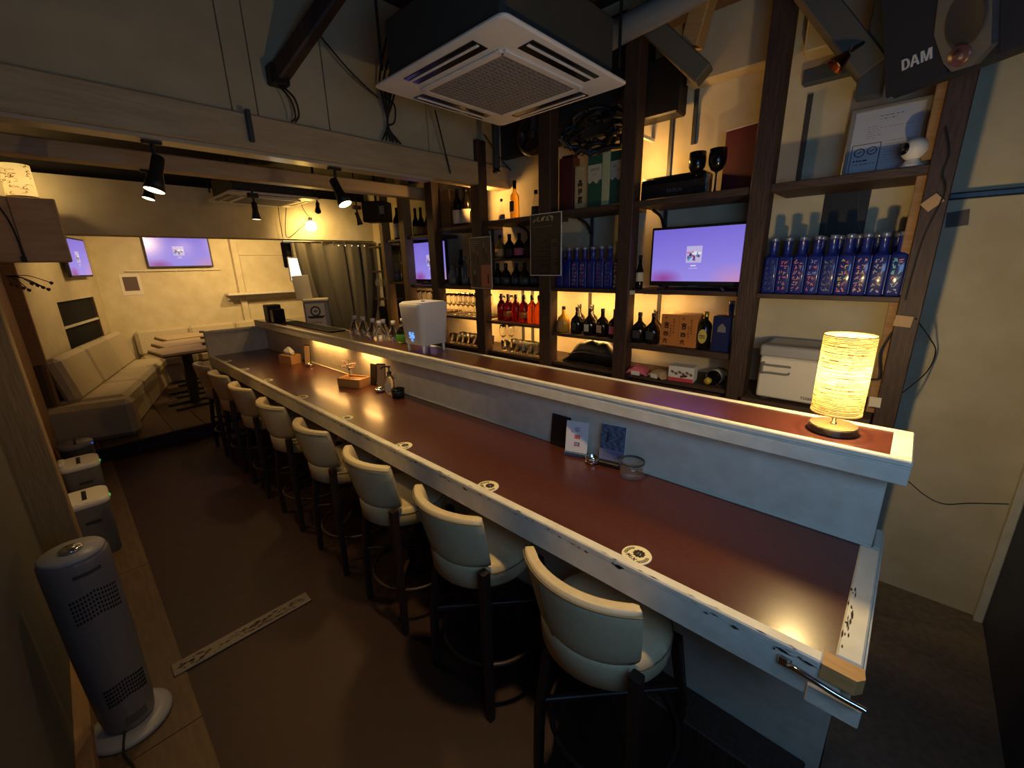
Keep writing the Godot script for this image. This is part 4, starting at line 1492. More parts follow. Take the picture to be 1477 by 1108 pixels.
# ------------------------------------------------------------------ on the ledge
func ledge_things() -> void:
	var y := 1.3427
	# table lamp with a string shade
	var t := thing("table_lamp", "lit table lamp with a yellow string-wound cylinder shade on a round base", "lamp", Vector3(-0.125, y, -1.67))
	var s := sb()
	lathe(s, pv([0.0, 0.0, 0.066, 0.0, 0.068, 0.003, 0.068, 0.020, 0.0665, 0.023, 0.064, 0.0240, 0.0, 0.0245]), 64, Transform3D.IDENTITY, false)
	put(t, "base", s, mat(rgb8(52, 44, 36), 0.25))
	s = sb()
	lathe(s, pv([0.0, 0.0245, 0.0645, 0.0245, 0.0645, 0.0255, 0.0, 0.026]), 64, Transform3D.IDENTITY, false)
	put(t, "top_plate", s, mat(rgb8(116, 106, 84), 0.4, 0.5))
	s = sb()
	lathe(s, pv([0.009, 0.026, 0.009, 0.03, 0.0055, 0.032, 0.0055, 0.10, 0.013, 0.102, 0.013, 0.13, 0.0, 0.131]), 16)
	put(t, "stem", s, M.chrome)
	var im := Image.create(512, 256, false, Image.FORMAT_RGB8)
	im.fill(rgb8(240, 216, 150))
	for i in 46:
		var yy := 4.0 + i * 5.5
		var px := 0.0
		var py := yy + rng.randf_range(-1.5, 1.5)
		while px < 512:
			var nx := px + rng.randf_range(18, 50)
			var ny := clampf(py + rng.randf_range(-1.3, 1.3), yy - 3, yy + 3)
			if rng.randf() < 0.86:
				stroke(im, Vector2(px, py), Vector2(nx, ny), rng.randf_range(1.0, 2.2), rgb8(84, 56, 20))
			px = nx
			py = ny
	var sm := mat(Color.WHITE, 0.8)
	sm.albedo_texture = ImageTexture.create_from_image(im)
	sm.backlight_enabled = true
	sm.backlight = Color(0.50, 0.50, 0.50)
	sm.emission_enabled = true
	sm.emission = Color(1.0, 0.80, 0.36)
	sm.emission_operator = BaseMaterial3D.EMISSION_OP_MULTIPLY
	sm.emission_texture = sm.albedo_texture
	sm.emission_energy_multiplier = 0.52
	s = sb()
	lathe(s, pv([0.0685, 0.068, 0.0685, 0.32]), 48, Transform3D.IDENTITY, true, true)
	put(t, "shade", s, sm)
	s = sb()
	for yy in [0.068, 0.32]:
		lathe(s, pv([0.0685, yy - 0.002, 0.0695, yy - 0.001, 0.0695, yy + 0.002, 0.0675, yy + 0.002, 0.0675, yy - 0.002, 0.0685, yy - 0.002]), 48)
	put(t, "shade_ring", s, M.rawwood)
	s = sb()
	for k in 3:
		var a := TAU * k / 3
		tube(s, [Vector3(cos(a) * 0.012, 0.112, sin(a) * 0.012), Vector3(cos(a) * 0.068, 0.09, sin(a) * 0.068)], 0.0015, 5)
	put(t, "spider", s, M.steel)
	s = sb()
	var pr := []
	for i in 11:
		var a := -PI / 2 + PI * i / 10
		pr.append(Vector2(0.026 * cos(a), 0.20 + 0.036 * sin(a)))
	lathe(s, pr, 18)
	put(t, "bulb", s, M.bulb)
	s = sb()
	lathe(s, pv([0.013, 0.13, 0.014, 0.168, 0.0, 0.17]), 14)
	put(t, "socket", s, M.white)
	omni(Vector3(0, 0.20, 0), Color(1.0, 0.86, 0.58), E_LAMP, 0.026, t)
	# sanitiser unit: white rounded cube on short legs with a blue display
	t = thing("mist_unit", "white rounded cube appliance on short legs with a blue digital display", "appliance", Vector3(-2.385, y, -1.67), 0.0)
	s = sb()
	var rings := []
	for q in [[0.205, 0.055, 0.03], [0.218, 0.062, 0.035], [0.25, 0.30, 0.035], [0.252, 0.318, 0.035], [0.246, 0.325, 0.035]]:
		var ring := []
		for p in rrect(q[0], q[0] * 0.95, q[2], 5):
			ring.append(Vector3(p.x, q[1], p.y))
		rings.append(ring)
	loft(s, rings)
	put(t, "housing", s, M.whiteplastic)
	s = sb()
	var lid := []
	for q in [[0.232, 0.325], [0.226, 0.333]]:
		var ring := []
		for p in rrect(q[0], q[0] * 0.95, 0.035, 5):
			ring.append(Vector3(p.x, q[1], p.y))
		lid.append(ring)
	loft(s, lid)
	put(t, "lid", s, M.whiteplastic)
	s = sb()
	lathe(s, pv([0.0, 0.333, 0.014, 0.333, 0.012, 0.338, 0.0, 0.338]), 14)
	put(t, "nozzle", s, M.dgrey)
	for e in [[-1, -1], [1, -1], [1, 1], [-1, 1]]:
		s = sb()
		lathe(s, pv([0.0, 0.0, 0.008, 0.0, 0.011, 0.056, 0.0, 0.057]), 10, Transform3D(Basis(), Vector3(e[0] * 0.085, 0, e[1] * 0.08)))
		put(t, "leg", s, M.white)
	text(t, "display_digits", "56", 0.055, 0.002, glow(Color(0.45, 0.68, 1.0), 1.1), Transform3D(Basis(Vector3.RIGHT, 0.06), Vector3(0.0, 0.118, 0.1095)))
	text(t, "display_mark", "h .", 0.026, 0.002, glow(Color(0.45, 0.68, 1.0), 1.0), Transform3D(Basis(Vector3.RIGHT, 0.06), Vector3(0.005, 0.088, 0.1075)))
	# black caddy and tray at the far end
	t = thing("black_caddy", "small black two-part caddy at the far end of the ledge", "box", Vector3(-5.12, y, -1.62))
	s = sb()
	b2(s, Vector3(-0.12, 0, -0.07), Vector3(0.02, 0.19, 0.07), 0.008)
	put(t, "tall_box", s, M.dark)
	s = sb()
	b2(s, Vector3(0.022, 0, -0.06), Vector3(0.14, 0.15, 0.06), 0.008)
	put(t, "short_box", s, M.blackgloss)
	t = thing("bar_mat", "long flat black bar mat lying on the far part of the ledge", "mat", Vector3(-4.40, y, -1.70))
	s = sb()
	b2(s, Vector3(-0.55, 0, -0.075), Vector3(0.62, 0.012, 0.075), 0.004)
	put(t, "sheet", s, M.dark)
	s = sb()
	for i in 60:
		for j in 7:
			b2(s, Vector3(-0.53 + i * 0.019, 0.012, -0.066 + j * 0.02), Vector3(-0.53 + i * 0.019 + 0.009, 0.0145, -0.066 + j * 0.02 + 0.010))
	var nub := put(t, "rubber_nubs", s, M.cable)
	nub.set_meta("kind", "stuff")
	# clear stoppered flasks
	var p := thing("flask", "clear squat flask with a stopper, far left of the flask row on the ledge", "bottle", Vector3(-3.55, y, -1.755), 0, "clear flasks on the ledge")
	p.set_meta("stem", "flask")
	s = sb()
	lathe(s, pv([0.0, 0.0, 0.046, 0.001, 0.052, 0.012, 0.050, 0.035, 0.032, 0.085, 0.018, 0.115, 0.0165, 0.13]), 20)
	put(p, "body", s, M.stem)
	s = sb()
	lathe(s, pv([0.0, 0.122, 0.0175, 0.123, 0.0185, 0.155, 0.0, 0.157]), 14)
	put(p, "stopper", s, M.whiteplastic)
	s = sb()
	lathe(s, pv([0.0, 0.004, 0.044, 0.005, 0.048, 0.014, 0.046, 0.034, 0.0, 0.035]), 18)
	put(p, "content", s, M.glass)
	var words := ["second from the left", "third from the left", "fourth from the left, in front of two more", "fifth from the left", "sixth, close to the green flask"]
	var at := [Vector3(-3.42, y, -1.765), Vector3(-3.22, y, -1.745), Vector3(-3.09, y, -1.765), Vector3(-3.02, y, -1.69), Vector3(-2.93, y, -1.76)]
	for i in 5:
		copy(p, at[i], "clear squat flask, %s in the row" % words[i])
	t = thing("flask", "larger clear flask with a bright green label beside the white appliance", "bottle", Vector3(-2.77, y, -1.745))
	s = sb()
	lathe(s, pv([0.0, 0.0, 0.052, 0.001, 0.058, 0.012, 0.057, 0.08, 0.04, 0.12, 0.018, 0.15, 0.015, 0.165, 0.0, 0.166]), 22)
	put(t, "body", s, M.stem)
	s = sb()
	lathe(s, pv([0.0585, 0.015, 0.0586, 0.016, 0.0586, 0.072, 0.058, 0.073]), 22)
	put(t, "label", s, mat(rgb8(66, 120, 40), 0.5), "green label")
	s = sb()
	lathe(s, pv([0.0, 0.165, 0.018, 0.165, 0.018, 0.185, 0.0, 0.187]), 14)
	put(t, "stopper", s, M.whiteplastic)


# ------------------------------------------------------------------ bottles and glasses
func bottle(n: String, label: String, at: Vector3, prof: Array, glassm: Material, capm: Material, cap: Array, lab: Array, labm: Material, group := "", fill: Material = null) -> Node3D:
	var t := thing(n, label, "bottle", at, 0, group)
	t.set_meta("stem", n)
	var s := sb()
	lathe(s, pv(prof), 18)
	put(t, "body", s, glassm)
	s = sb()
	lathe(s, pv([0.0, cap[1], cap[0], cap[1], cap[0] * 1.02, cap[1] + 0.003, cap[0] * 0.98, cap[2], 0.0, cap[2] + 0.001]), 14)
	put(t, "cap", s, capm)
	if lab:
		s = sb()
		lathe(s, pv([lab[0] - 0.0006, lab[1], lab[0] + 0.0006, lab[1] + 0.0005, lab[0] + 0.0006, lab[2] - 0.0005, lab[0] - 0.0006, lab[2]]), 18)
		put(t, "label", s, labm)
	return t


func square_bottle(label: String, at: Vector3, ink: Array) -> Node3D:
	var t := thing("square_bottle", label, "bottle", at, 0, "square cobalt blue bottles")
	t.set_meta("stem", "square_bottle")
	var s := sb()
	var rings := []
	for q in [[0.058, 0.0], [0.063, 0.004], [0.063, 0.186], [0.060, 0.194], [0.040, 0.203], [0.036, 0.208], [0.036, 0.262], [0.038, 0.264], [0.038, 0.272]]:
		var ring := []
		for p in rrect(q[0], q[0], minf(0.011, q[0] * 0.3) if q[1] < 0.19 else q[0] * 0.45, 3):
			ring.append(Vector3(p.x, q[1], p.y))
		rings.append(ring)
	loft(s, rings)
	put(t, "body", s, M.blueglass)
	s = sb()
	lathe(s, pv([0.0, 0.272, 0.0185, 0.272, 0.019, 0.29, 0.017, 0.293, 0.0, 0.294]), 14)
	put(t, "cap", s, M.bluecap)
	s = sb()
	b2(s, Vector3(0.0296, 0.008, 0.0285), Vector3(0.0322, 0.188, 0.0312))
	put(t, "edge_glint", s, M.blueglint)  # highlight painted as a pale strip down the bottle edge
	if ink:
		var im := Image.create(48, 128, false, Image.FORMAT_RGBA8)
		im.fill(Color(0.03, 0.05, 0.22, 0.0))
		scribble(im, Rect2(6, 4, 38, 122), 18, 3.2, ink)
		var m := printed(im, 0.4)
		m.transparency = BaseMaterial3D.TRANSPARENCY_ALPHA_SCISSOR
		m.alpha_scissor_threshold = 0.5
		s = sb()
		print_quad(s, Vector3(-0.001, 0.096, 0.0318), Vector3(0.026, 0, 0), Vector3(0, 0.086, 0))
		put(t, "marker_writing", s, m)
	return t


func row(p: Node3D, spots: Array, what: String) -> void:
	for q in spots:
		copy(p, q[0], what % q[1])


func shelf_things() -> void:
	var s1 := 1.7165
	var pinks := [rgb8(226, 120, 130), rgb8(214, 150, 160), rgb8(232, 170, 150)]
	# right bay: front row of nine, five behind
	var nth := ["first", "second", "third", "fourth", "fifth", "sixth", "seventh", "eighth", "ninth"]
	var inks := [[rgb8(70, 90, 110)], [rgb8(226, 120, 130), rgb8(200, 150, 140)], pinks, [rgb8(226, 120, 130), rgb8(140, 150, 230)], [rgb8(120, 124, 130), rgb8(90, 96, 104)], [rgb8(230, 96, 110), rgb8(230, 120, 120), rgb8(216, 206, 90)], pinks, [rgb8(176, 150, 150), rgb8(170, 160, 170)], [rgb8(130, 160, 220), rgb8(220, 130, 120), rgb8(90, 200, 190)]]
	for i in 9:
		square_bottle("cobalt blue square bottle, %s from left in the front row, right-hand bay" % nth[i], Vector3(-0.606 + i * 0.0655, 1.712, -2.742), inks[i])
	var back := square_bottle("cobalt blue square bottle, first from left in the back row, right-hand bay", Vector3(-0.565, 1.712, -2.86), [])
	for i in 6:
		copy(back, Vector3(-0.485 + i * 0.076, 1.712, -2.86), "cobalt blue square bottle, %s from left in the back row, right-hand bay" % nth[i + 1])
	# middle bay
	for i in 7:
		square_bottle("cobalt blue square bottle, %s from the left in the bay beside the chalk menu" % nth[i], Vector3(-2.05 + i * 0.0715, s1, -2.75), [[rgb8(60, 66, 110)], [], [rgb8(190, 110, 120), rgb8(170, 150, 150)], [rgb8(200, 60, 90), rgb8(150, 140, 170)], [], [rgb8(110, 80, 100)], [rgb8(90, 90, 140)]][i])
	back = square_bottle("cobalt blue square bottle, first from left in the back row beside the chalk menu", Vector3(-2.0, s1, -2.87), [])
	for i in 5:
		copy(back, Vector3(-1.92 + i * 0.076, s1, -2.87), "cobalt blue square bottle, %s from left in the back row beside the chalk menu" % nth[i + 1])
	var t := thing("photo_box", "small box with brown and white photo print beside the blue bottles", "box", Vector3(-1.548, s1, -2.735))
	var s := sb()
	b2(s, Vector3(-0.024, 0, -0.03), Vector3(0.024, 0.17, 0.02), 0.002)
	put(t, "box", s, M.paper)
	var im := Image.create(32, 96, false, Image.FORMAT_RGB8)
	im.fill(rgb8(60, 50, 46))
	scribble(im, Rect2(4, 6, 24, 84), 11, 4, [rgb8(190, 170, 150), rgb8(120, 90, 80), rgb8(210, 200, 190)])
	s = sb()
	print_quad(s, Vector3(0, 0.085, 0.0206), Vector3(0.023, 0, 0), Vector3(0, 0.083, 0))
	put(t, "print", s, printed(im))
	t = bottle("soda_bottle", "dark slim bottle with a pale label beside the shelf screen", Vector3(-1.395, s1, -2.76), [0.0, 0.0, 0.022, 0.001, 0.024, 0.01, 0.024, 0.12, 0.012, 0.16, 0.011, 0.2, 0.0, 0.2], M.darkglass, M.blackcap, [0.013, 0.2, 0.222], [0.0245, 0.05, 0.11], M.label)
	# television on the shelf
	t = thing("shelf_television", "small television with a lit purple picture in the shelf above the dark bottles", "television", Vector3(-1.03, s1, -2.74))
	s = sb()
	b2(s, Vector3(-0.285, 0.025, -0.035), Vector3(0.285, 0.385, 0.0), 0.006)
	put(t, "housing", s, M.dark)
	s = sb()
	print_quad(s, Vector3(0, 0.212, 0.001), Vector3(0.27, 0, 0), Vector3(0, 0.158, 0))
	put(t, "display", s, M.screen)
	for e in [-1.0, 1.0]:
		s = sb()
		bar(s, Vector3(e * 0.16, 0.03, -0.02), Vector3(e * 0.2, 0.006, 0.05), 0.016, 0.01, 0.002)
		bar(s, Vector3(e * 0.16, 0.03, -0.02), Vector3(e * 0.2, 0.006, -0.09), 0.016, 0.01, 0.002)
		put(t, "foot", s, M.dark)
	s = sb()
	b2(s, Vector3(-0.03, 0.02, -0.005), Vector3(0.03, 0.03, 0.002), 0.002)
	put(t, "badge", s, M.dgrey)
	area(Vector3(-1.03, s1 + 0.212, -2.735), Vector3(-1.03, s1 + 0.212, 0), Vector2(0.54, 0.31), Color(0.55, 0.48, 1.0), E_TV)
	# second shelf screen, far bays
	t = thing("shelf_television", "narrow lit purple screen behind the far tan shelf posts", "television", Vector3(-3.90, 1.71, -2.86))
	s = sb()
	b2(s, Vector3(-0.29, 0.03, -0.035), Vector3(0.29, 0.448, 0.0), 0.006)
	put(t, "housing", s, M.dark)
	s = sb()
	print_quad(s, Vector3(0, 0.243, 0.001), Vector3(0.275, 0, 0), Vector3(0, 0.192, 0))
	put(t, "display", s, M.screen)
	s = sb()
	b2(s, Vector3(-0.12, 0.0, -0.08), Vector3(0.12, 0.012, 0.05), 0.003)
	b2(s, Vector3(-0.02, 0.0, -0.03), Vector3(0.02, 0.05, -0.01))
	put(t, "stand", s, M.dark)
	# ---- upper right: S2
	var s2 := 2.2725
	t = thing("whisky_box", "long black leather gift box lying on the shelf above the television", "box", Vector3(-1.22, s2, -2.83))
	s = sb()
	b2(s, Vector3(-0.205, 0, -0.065), Vector3(0.20, 0.115, 0.065), 0.006)
	put(t, "box", s, M.dark)
	s = sb()
	b2(s, Vector3(-0.207, 0.08, -0.066), Vector3(0.202, 0.135, 0.066), 0.012)
	put(t, "lid", s, M.blackgloss)
	text(t, "lettering", "PATRON", 0.026, 0.001, mat(rgb8(120, 118, 120), 0.5), Transform3D(Basis(), Vector3(0.02, 0.045, 0.0655)), false)
	for q in [[Vector3(-1.075, s2, -2.77), "black goblet standing left on the shelf above the television"], [Vector3(-0.962, s2, -2.775), "black goblet standing right, beside the dark red folder"]]:
		t = thing("goblet", q[1], "goblet", q[0], 0, "pair of black goblets")
		s = sb()
		lathe(s, pv([0.0, 0.0, 0.034, 0.001, 0.034, 0.004, 0.008, 0.010, 0.0055, 0.03, 0.0055, 0.105, 0.012, 0.118]), 24)
		put(t, "stem", s, M.blackgloss)
		s = sb()
		lathe(s, pv([0.006, 0.112, 0.03, 0.125, 0.046, 0.155, 0.049, 0.185, 0.046, 0.235, 0.043, 0.235, 0.045, 0.19, 0.03, 0.135, 0.0, 0.125]), 24)
		put(t, "bowl", s, M.blackgloss)
	t = thing("clear_glass", "small clear shot glass between the black goblets", "glass", Vector3(-1.03, s2, -2.80))
	s = sb()
	lathe(s, pv([0.0, 0.0, 0.02, 0.0, 0.026, 0.115, 0.0245, 0.115, 0.019, 0.01, 0.0, 0.01]), 18)
	put(t, "tumbler", s, M.glass)
	t = thing("red_folder", "dark red flat folder leaning against the back wall at the post", "folder", Vector3(-0.872, s2, -2.88), -0.25)
	s = sb()
	b2(s, Vector3(-0.10, 0, -0.008), Vector3(0.10, 0.345, 0.008), 0.002)
	put(t, "cover", s, mat(rgb8(96, 24, 36), 0.5))
	s = sb()
	b2(s, Vector3(0.0985, 0, -0.0095), Vector3(0.1025, 0.347, 0.0095))
	b2(s, Vector3(-0.10, 0.343, -0.0095), Vector3(0.1025, 0.348, 0.0095))
	put(t, "edging", s, M.white)
	# framed certificate and camera
	t = thing("framed_certificate", "framed white certificate leaning on the right-hand upper shelf", "frame", Vector3(-0.237, s2, -2.86), 0.0)
	var lean := Transform3D(Basis(Vector3.RIGHT, -0.12), V0)
	s = sb()
	for q in [[Vector3(-0.135, 0.15, 0), Vector3(0.02, 0.32, 0.016)], [Vector3(0.135, 0.15, 0), Vector3(0.02, 0.32, 0.016)], [Vector3(0, 0.01, 0), Vector3(0.29, 0.02, 0.016)], [Vector3(0, 0.31, 0), Vector3(0.29, 0.02, 0.016)]]:
		box(s, q[0], q[1], 0.004, lean)
	put(t, "frame", s, mat(rgb8(190, 188, 180), 0.25, 0.5))
	im = Image.create(160, 192, false, Image.FORMAT_RGB8)
	im.fill(rgb8(196, 198, 206))
	lines(im, 60, 130, 22, 40, 9, rgb8(90, 92, 110), 2)
	lines(im, 36, 140, 50, 92, 7, rgb8(90, 92, 110), 1)
	lines(im, 84, 140, 100, 170, 8, rgb8(100, 102, 120), 1)
	im.fill_rect(Rect2i(6, 100, 70, 88), rgb8(60, 62, 76))
	im.fill_rect(Rect2i(8, 102, 66, 84), rgb8(200, 202, 208))
	for q in [[Vector2(26, 124), 12.0], [Vector2(56, 122), 11.0]]:
		for j in 20:
			var a := TAU * j / 20
			stroke(im, q[0] + Vector2(cos(a), sin(a)) * q[1], q[0] + Vector2(cos(a + 0.32), sin(a + 0.32)) * q[1], 2.4, rgb8(44, 46, 60))
		stroke(im, q[0] + Vector2(-4, 2), q[0] + Vector2(4, -3), 2.5, rgb8(44, 46, 60))
	lines(im, 14, 70, 148, 153, 8, rgb8(40, 42, 56), 4)
	lines(im, 14, 70, 160, 164, 8, rgb8(80, 82, 96), 2)
	s = sb()
	print_quad(s, lean * Vector3(0, 0.16, 0.002), lean.basis * Vector3(0.127, 0, 0), lean.basis * Vector3(0, 0.145, 0))
	put(t, "print", s, printed(im, 0.3))
	s = sb()
	box(s, Vector3(0, 0.16, -0.004), Vector3(0.27, 0.30, 0.006), 0, lean)
	put(t, "backing", s, M.dgrey)
	t = thing("security_camera", "round white home camera on its base in front of the certificate", "camera", Vector3(-0.112, s2, -2.735), -0.9)
	s = sb()
	lathe(s, pv([0.0, 0.0, 0.042, 0.0, 0.044, 0.004, 0.038, 0.012, 0.024, 0.030, 0.022, 0.036, 0.0, 0.037]), 28)
	put(t, "base", s, M.white)
	s = sb()
	var pr := []
	for i in 15:
		var a := -PI / 2 + PI * i / 14
		pr.append(Vector2(0.047 * cos(a), 0.075 + 0.047 * sin(a)))
	lathe(s, pr, 28)
	put(t, "ball", s, M.white)
	s = sb()
	lathe(s, pv([0.0, 0.0, 0.024, 0.0, 0.024, 0.006, 0.0, 0.009]), 24, Transform3D(Basis(Vector3.RIGHT, PI / 2), Vector3(0, 0.077, 0.040)))
	var lens := put(t, "lens_face", s, M.blackgloss)
	s = sb()
	lathe(s, pv([0.0, 0.008, 0.008, 0.008, 0.008, 0.011, 0.0, 0.012]), 16, Transform3D(Basis(Vector3.RIGHT, PI / 2), Vector3(0, 0.077, 0.040)))
	put(lens, "lens", s, M.dgrey)
	s = sb()
	b2(s, Vector3(-0.1, -0.125, -0.004), Vector3(0.1, 0.125, 0.004), 0.001)
	t = thing("black_board", "black rectangular board on the wall above the blue bottles", "board", Vector3(-0.36, 2.13, -3.045))
	put(t, "board", s, M.dark)
	s = sb()
	tube(s, curve([Vector3(0.05, 0.12, 0.008), Vector3(0.06, 0.0, 0.01), Vector3(0.1, -0.15, 0.012), Vector3(0.15, -0.25, 0.012)]), 0.0015, 5)
	put(t, "wire", s, M.steel)
	# ---- S2 bay C-D: gift boxes
	t = thing("gift_box", "tall dark red gift box on the shelf left of the lettered box", "box", Vector3(-2.02, s2, -2.80), 0.1)
	s = sb()
	b2(s, Vector3(-0.06, 0, -0.05), Vector3(0.06, 0.36, 0.05), 0.004)
	put(t, "box", s, mat(rgb8(78, 22, 26), 0.5))
	s = sb()
	b2(s, Vector3(-0.05, 0.358, -0.04), Vector3(0.05, 0.378, 0.04), 0.012)
	put(t, "lid", s, mat(rgb8(70, 20, 24), 0.5))
	t = thing("gift_box", "narrow cream gift box with black brush lettering", "box", Vector3(-1.893, s2, -2.80), 0.0)
	s = sb()
	b2(s, Vector3(-0.046, 0, -0.045), Vector3(0.046, 0.29, 0.045), 0.003)
	put(t, "box", s, mat(rgb8(196, 176, 124), 0.6))
	im = Image.create(96, 288, false, Image.FORMAT_RGB8)
	im.fill(rgb8(198, 178, 126))
	for e in [6, 88]:
		im.fill_rect(Rect2i(e, 4, 2, 280), rgb8(110, 84, 40))
	im.fill_rect(Rect2i(6, 4, 84, 2), rgb8(110, 84, 40))
	glyph(im, "forest", 26, 92, 44, 7, rgb8(24, 18, 14))
	glyph(im, "that", 26, 146, 44, 7, rgb8(24, 18, 14))
	glyph(im, "store", 26, 202, 46, 7, rgb8(24, 18, 14))
	s = sb()
	print_quad(s, Vector3(0, 0.145, 0.0455), Vector3(0.045, 0, 0), Vector3(0, 0.144, 0))
	put(t, "print", s, printed(im))
	t = thing("gift_box", "thin tan gift box squeezed between the lettered box and green boxes", "box", Vector3(-1.834, s2, -2.80))
	s = sb()
	b2(s, Vector3(-0.009, 0, -0.045), Vector3(0.006, 0.295, 0.045), 0.002)
	put(t, "box", s, M.kraft)
	s = sb()
	b2(s, Vector3(-0.008, 0.01, 0.0452), Vector3(0.005, 0.285, 0.0462))
	put(t, "band", s, M.rawwood)
	for q in [[-1.768, 0.058, "green boxed bottle with white wave label, left of the pale band box"], [-1.594, 0.052, "green boxed bottle with white wave label, right against the post"]]:
		t = thing("green_box", q[2], "box", Vector3(q[0], s2, -2.80), 0, "green boxed bottles")
		s = sb()
		b2(s, Vector3(-q[1], 0, -0.05), Vector3(q[1], 0.335, 0.05), 0.003)
		put(t, "box", s, mat(rgb8(30, 84, 62), 0.5))
		im = Image.create(96, 256, false, Image.FORMAT_RGB8)
		im.fill(rgb8(32, 88, 66))
		for x in 96:
			var h := 132 + int(8.0 * sin(x * 0.13)) - int(absf(x - 48) * 0.15)
			im.fill_rect(Rect2i(x, 44, 1, h - 44), rgb8(196, 190, 164))
		lines(im, 18, 78, 62, 78, 8, rgb8(110, 96, 60), 4)
		lines(im, 30, 66, 86, 100, 7, rgb8(130, 116, 80), 2)
		s = sb()
		print_quad(s, Vector3(0, 0.167, 0.0505), Vector3(q[1] - 0.001, 0, 0), Vector3(0, 0.166, 0))
		put(t, "print", s, printed(im))
	t = thing("gift_box", "pale green narrow box standing between the two green boxes", "box", Vector3(-1.678, s2, -2.785))
	s = sb()
	b2(s, Vector3(-0.028, 0, -0.04), Vector3(0.028, 0.335, 0.045), 0.003)
	put(t, "box", s, mat(rgb8(176, 184, 140), 0.6))
	s = sb()
	b2(s, Vector3(-0.026, 0.334, -0.038), Vector3(0.026, 0.34, 0.043), 0.002)
	put(t, "flap", s, mat(rgb8(150, 160, 120), 0.6))
	# ---- S2 bay D-E: three bottles
	var y := 2.2625
	t = bottle("whisky_bottle", "amber whisky bottle with a dark label, brightly backlit on the upper shelf", Vector3(-2.575, y, -2.80), [0.0, 0.0, 0.037, 0.001, 0.04, 0.008, 0.04, 0.165, 0.034, 0.19, 0.016, 0.212, 0.013, 0.24, 0.0, 0.24], M.amberglass, M.blackcap, [0.0155, 0.235, 0.30], [], null)
	s = sb()
	b2(s, Vector3(-0.024, 0.06, 0.0385), Vector3(0.024, 0.14, 0.041), 0.001)
	put(t, "label", s, M.dgrey)
	bottle("clear_bottle", "clear bottle with a dark label at the right end of the backlit shelf", Vector3(-2.345, y, -2.80), [0.0, 0.0, 0.036, 0.001, 0.038, 0.008, 0.037, 0.08, 0.026, 0.12, 0.014, 0.155, 0.0135, 0.175, 0.0, 0.175], M.cabglass, M.blackcap, [0.0155, 0.172, 0.20], [0.0382, 0.015, 0.078], M.dgrey)
	bottle("clear_bottle", "slim clear bottle at the left end of the backlit shelf", Vector3(-2.79, y, -2.86), [0.0, 0.0, 0.026, 0.001, 0.028, 0.008, 0.027, 0.07, 0.012, 0.13, 0.010, 0.17, 0.0, 0.17], M.cabglass, M.blackcap, [0.0125, 0.168, 0.19], [0.0285, 0.012, 0.06], M.grey)
	# ---- S2 bay E-F
	y = 2.2505
	t = thing("gift_box", "tall brown cardboard gift box at the left of the sake bottles", "box", Vector3(-3.45, y, -2.80), 0.2)
	s = sb()
	b2(s, Vector3(-0.06, 0, -0.05), Vector3(0.06, 0.34, 0.05), 0.004)
	put(t, "box", s, M.carton_dark if M.has("carton_dark") else mat(rgb8(110, 78, 46), 0.7))
	s = sb()
	b2(s, Vector3(-0.058, 0.339, -0.048), Vector3(0.058, 0.345, 0.048), 0.002)
	put(t, "flap", s, M.kraft)
	var big := [0.0, 0.0, 0.046, 0.001, 0.05, 0.01, 0.05, 0.18, 0.044, 0.215, 0.018, 0.265, 0.015, 0.31, 0.0, 0.31]
	var p := bottle("sake_bottle", "tall dark sake bottle with a pale label, left one beside the brown box", Vector3(-3.30, y, -2.79), big, M.darkglass, M.blackcap, [0.018, 0.305, 0.335], [0.0508, 0.03, 0.15], M.label, "tall sake bottles on the upper shelf")
	copy(p, Vector3(-3.19, y, -2.80), "tall dark sake bottle with a pale label, middle of the upper shelf", 2.2)
	t = thing("gift_box", "grey tall box behind the dark sake bottles near the fifth post", "box", Vector3(-3.09, y, -2.86))
	s = sb()
	b2(s, Vector3(-0.055, 0, -0.05), Vector3(0.05, 0.36, 0.05), 0.004)
	put(t, "box", s, M.grey)
	s = sb()
	b2(s, Vector3(-0.04, 0.05, 0.0505), Vector3(0.035, 0.3, 0.0515))
	put(t, "label", s, M.dgrey)
	bottle("short_bottle", "short amber labelled bottle in front of the grey tall box", Vector3(-3.035, y, -2.755), [0.0, 0.0, 0.036, 0.001, 0.038, 0.01, 0.037, 0.11, 0.016, 0.15, 0.014, 0.19, 0.0, 0.19], M.darkglass, M.blackcap, [0.016, 0.185, 0.21], [0.0386, 0.015, 0.105], M.kraft)
	# ---- S2 bay F-G and G-H
	y = 2.2055
	var med := [0.0, 0.0, 0.033, 0.001, 0.036, 0.008, 0.036, 0.13, 0.016, 0.19, 0.013, 0.24, 0.0, 0.24]
	p = bottle("wine_bottle", "dark bottle with a coloured label, first from the left in the far upper bay", Vector3(-3.985, y, -2.78), med, M.darkglass, M.blackcap, [0.015, 0.235, 0.28], [0.0367, 0.015, 0.10], mat(rgb8(190, 160, 70), 0.6), "dark bottles in the far upper bay")
	var labs := [rgb8(170, 110, 60), rgb8(150, 60, 50), rgb8(120, 40, 44)]
	var wd := ["second", "third", "fourth"]
	for i in 3:
		bottle("wine_bottle", "dark bottle with a coloured label, %s from the left in the far upper bay" % wd[i], Vector3(-3.90 + i * 0.092, y, -2.79 - 0.02 * (i % 2)), med, M.darkglass, M.blackcap, [0.015, 0.235, 0.28 + 0.01 * i], [0.0367, 0.015, 0.09], mat(labs[i], 0.6), "dark bottles in the far upper bay")
	bottle("wine_bottle", "dark bottle with a tall white label in the last upper bay", Vector3(-4.33, 2.19, -2.78), big, M.darkglass, M.blackcap, [0.018, 0.305, 0.335], [0.0508, 0.02, 0.17], M.label)
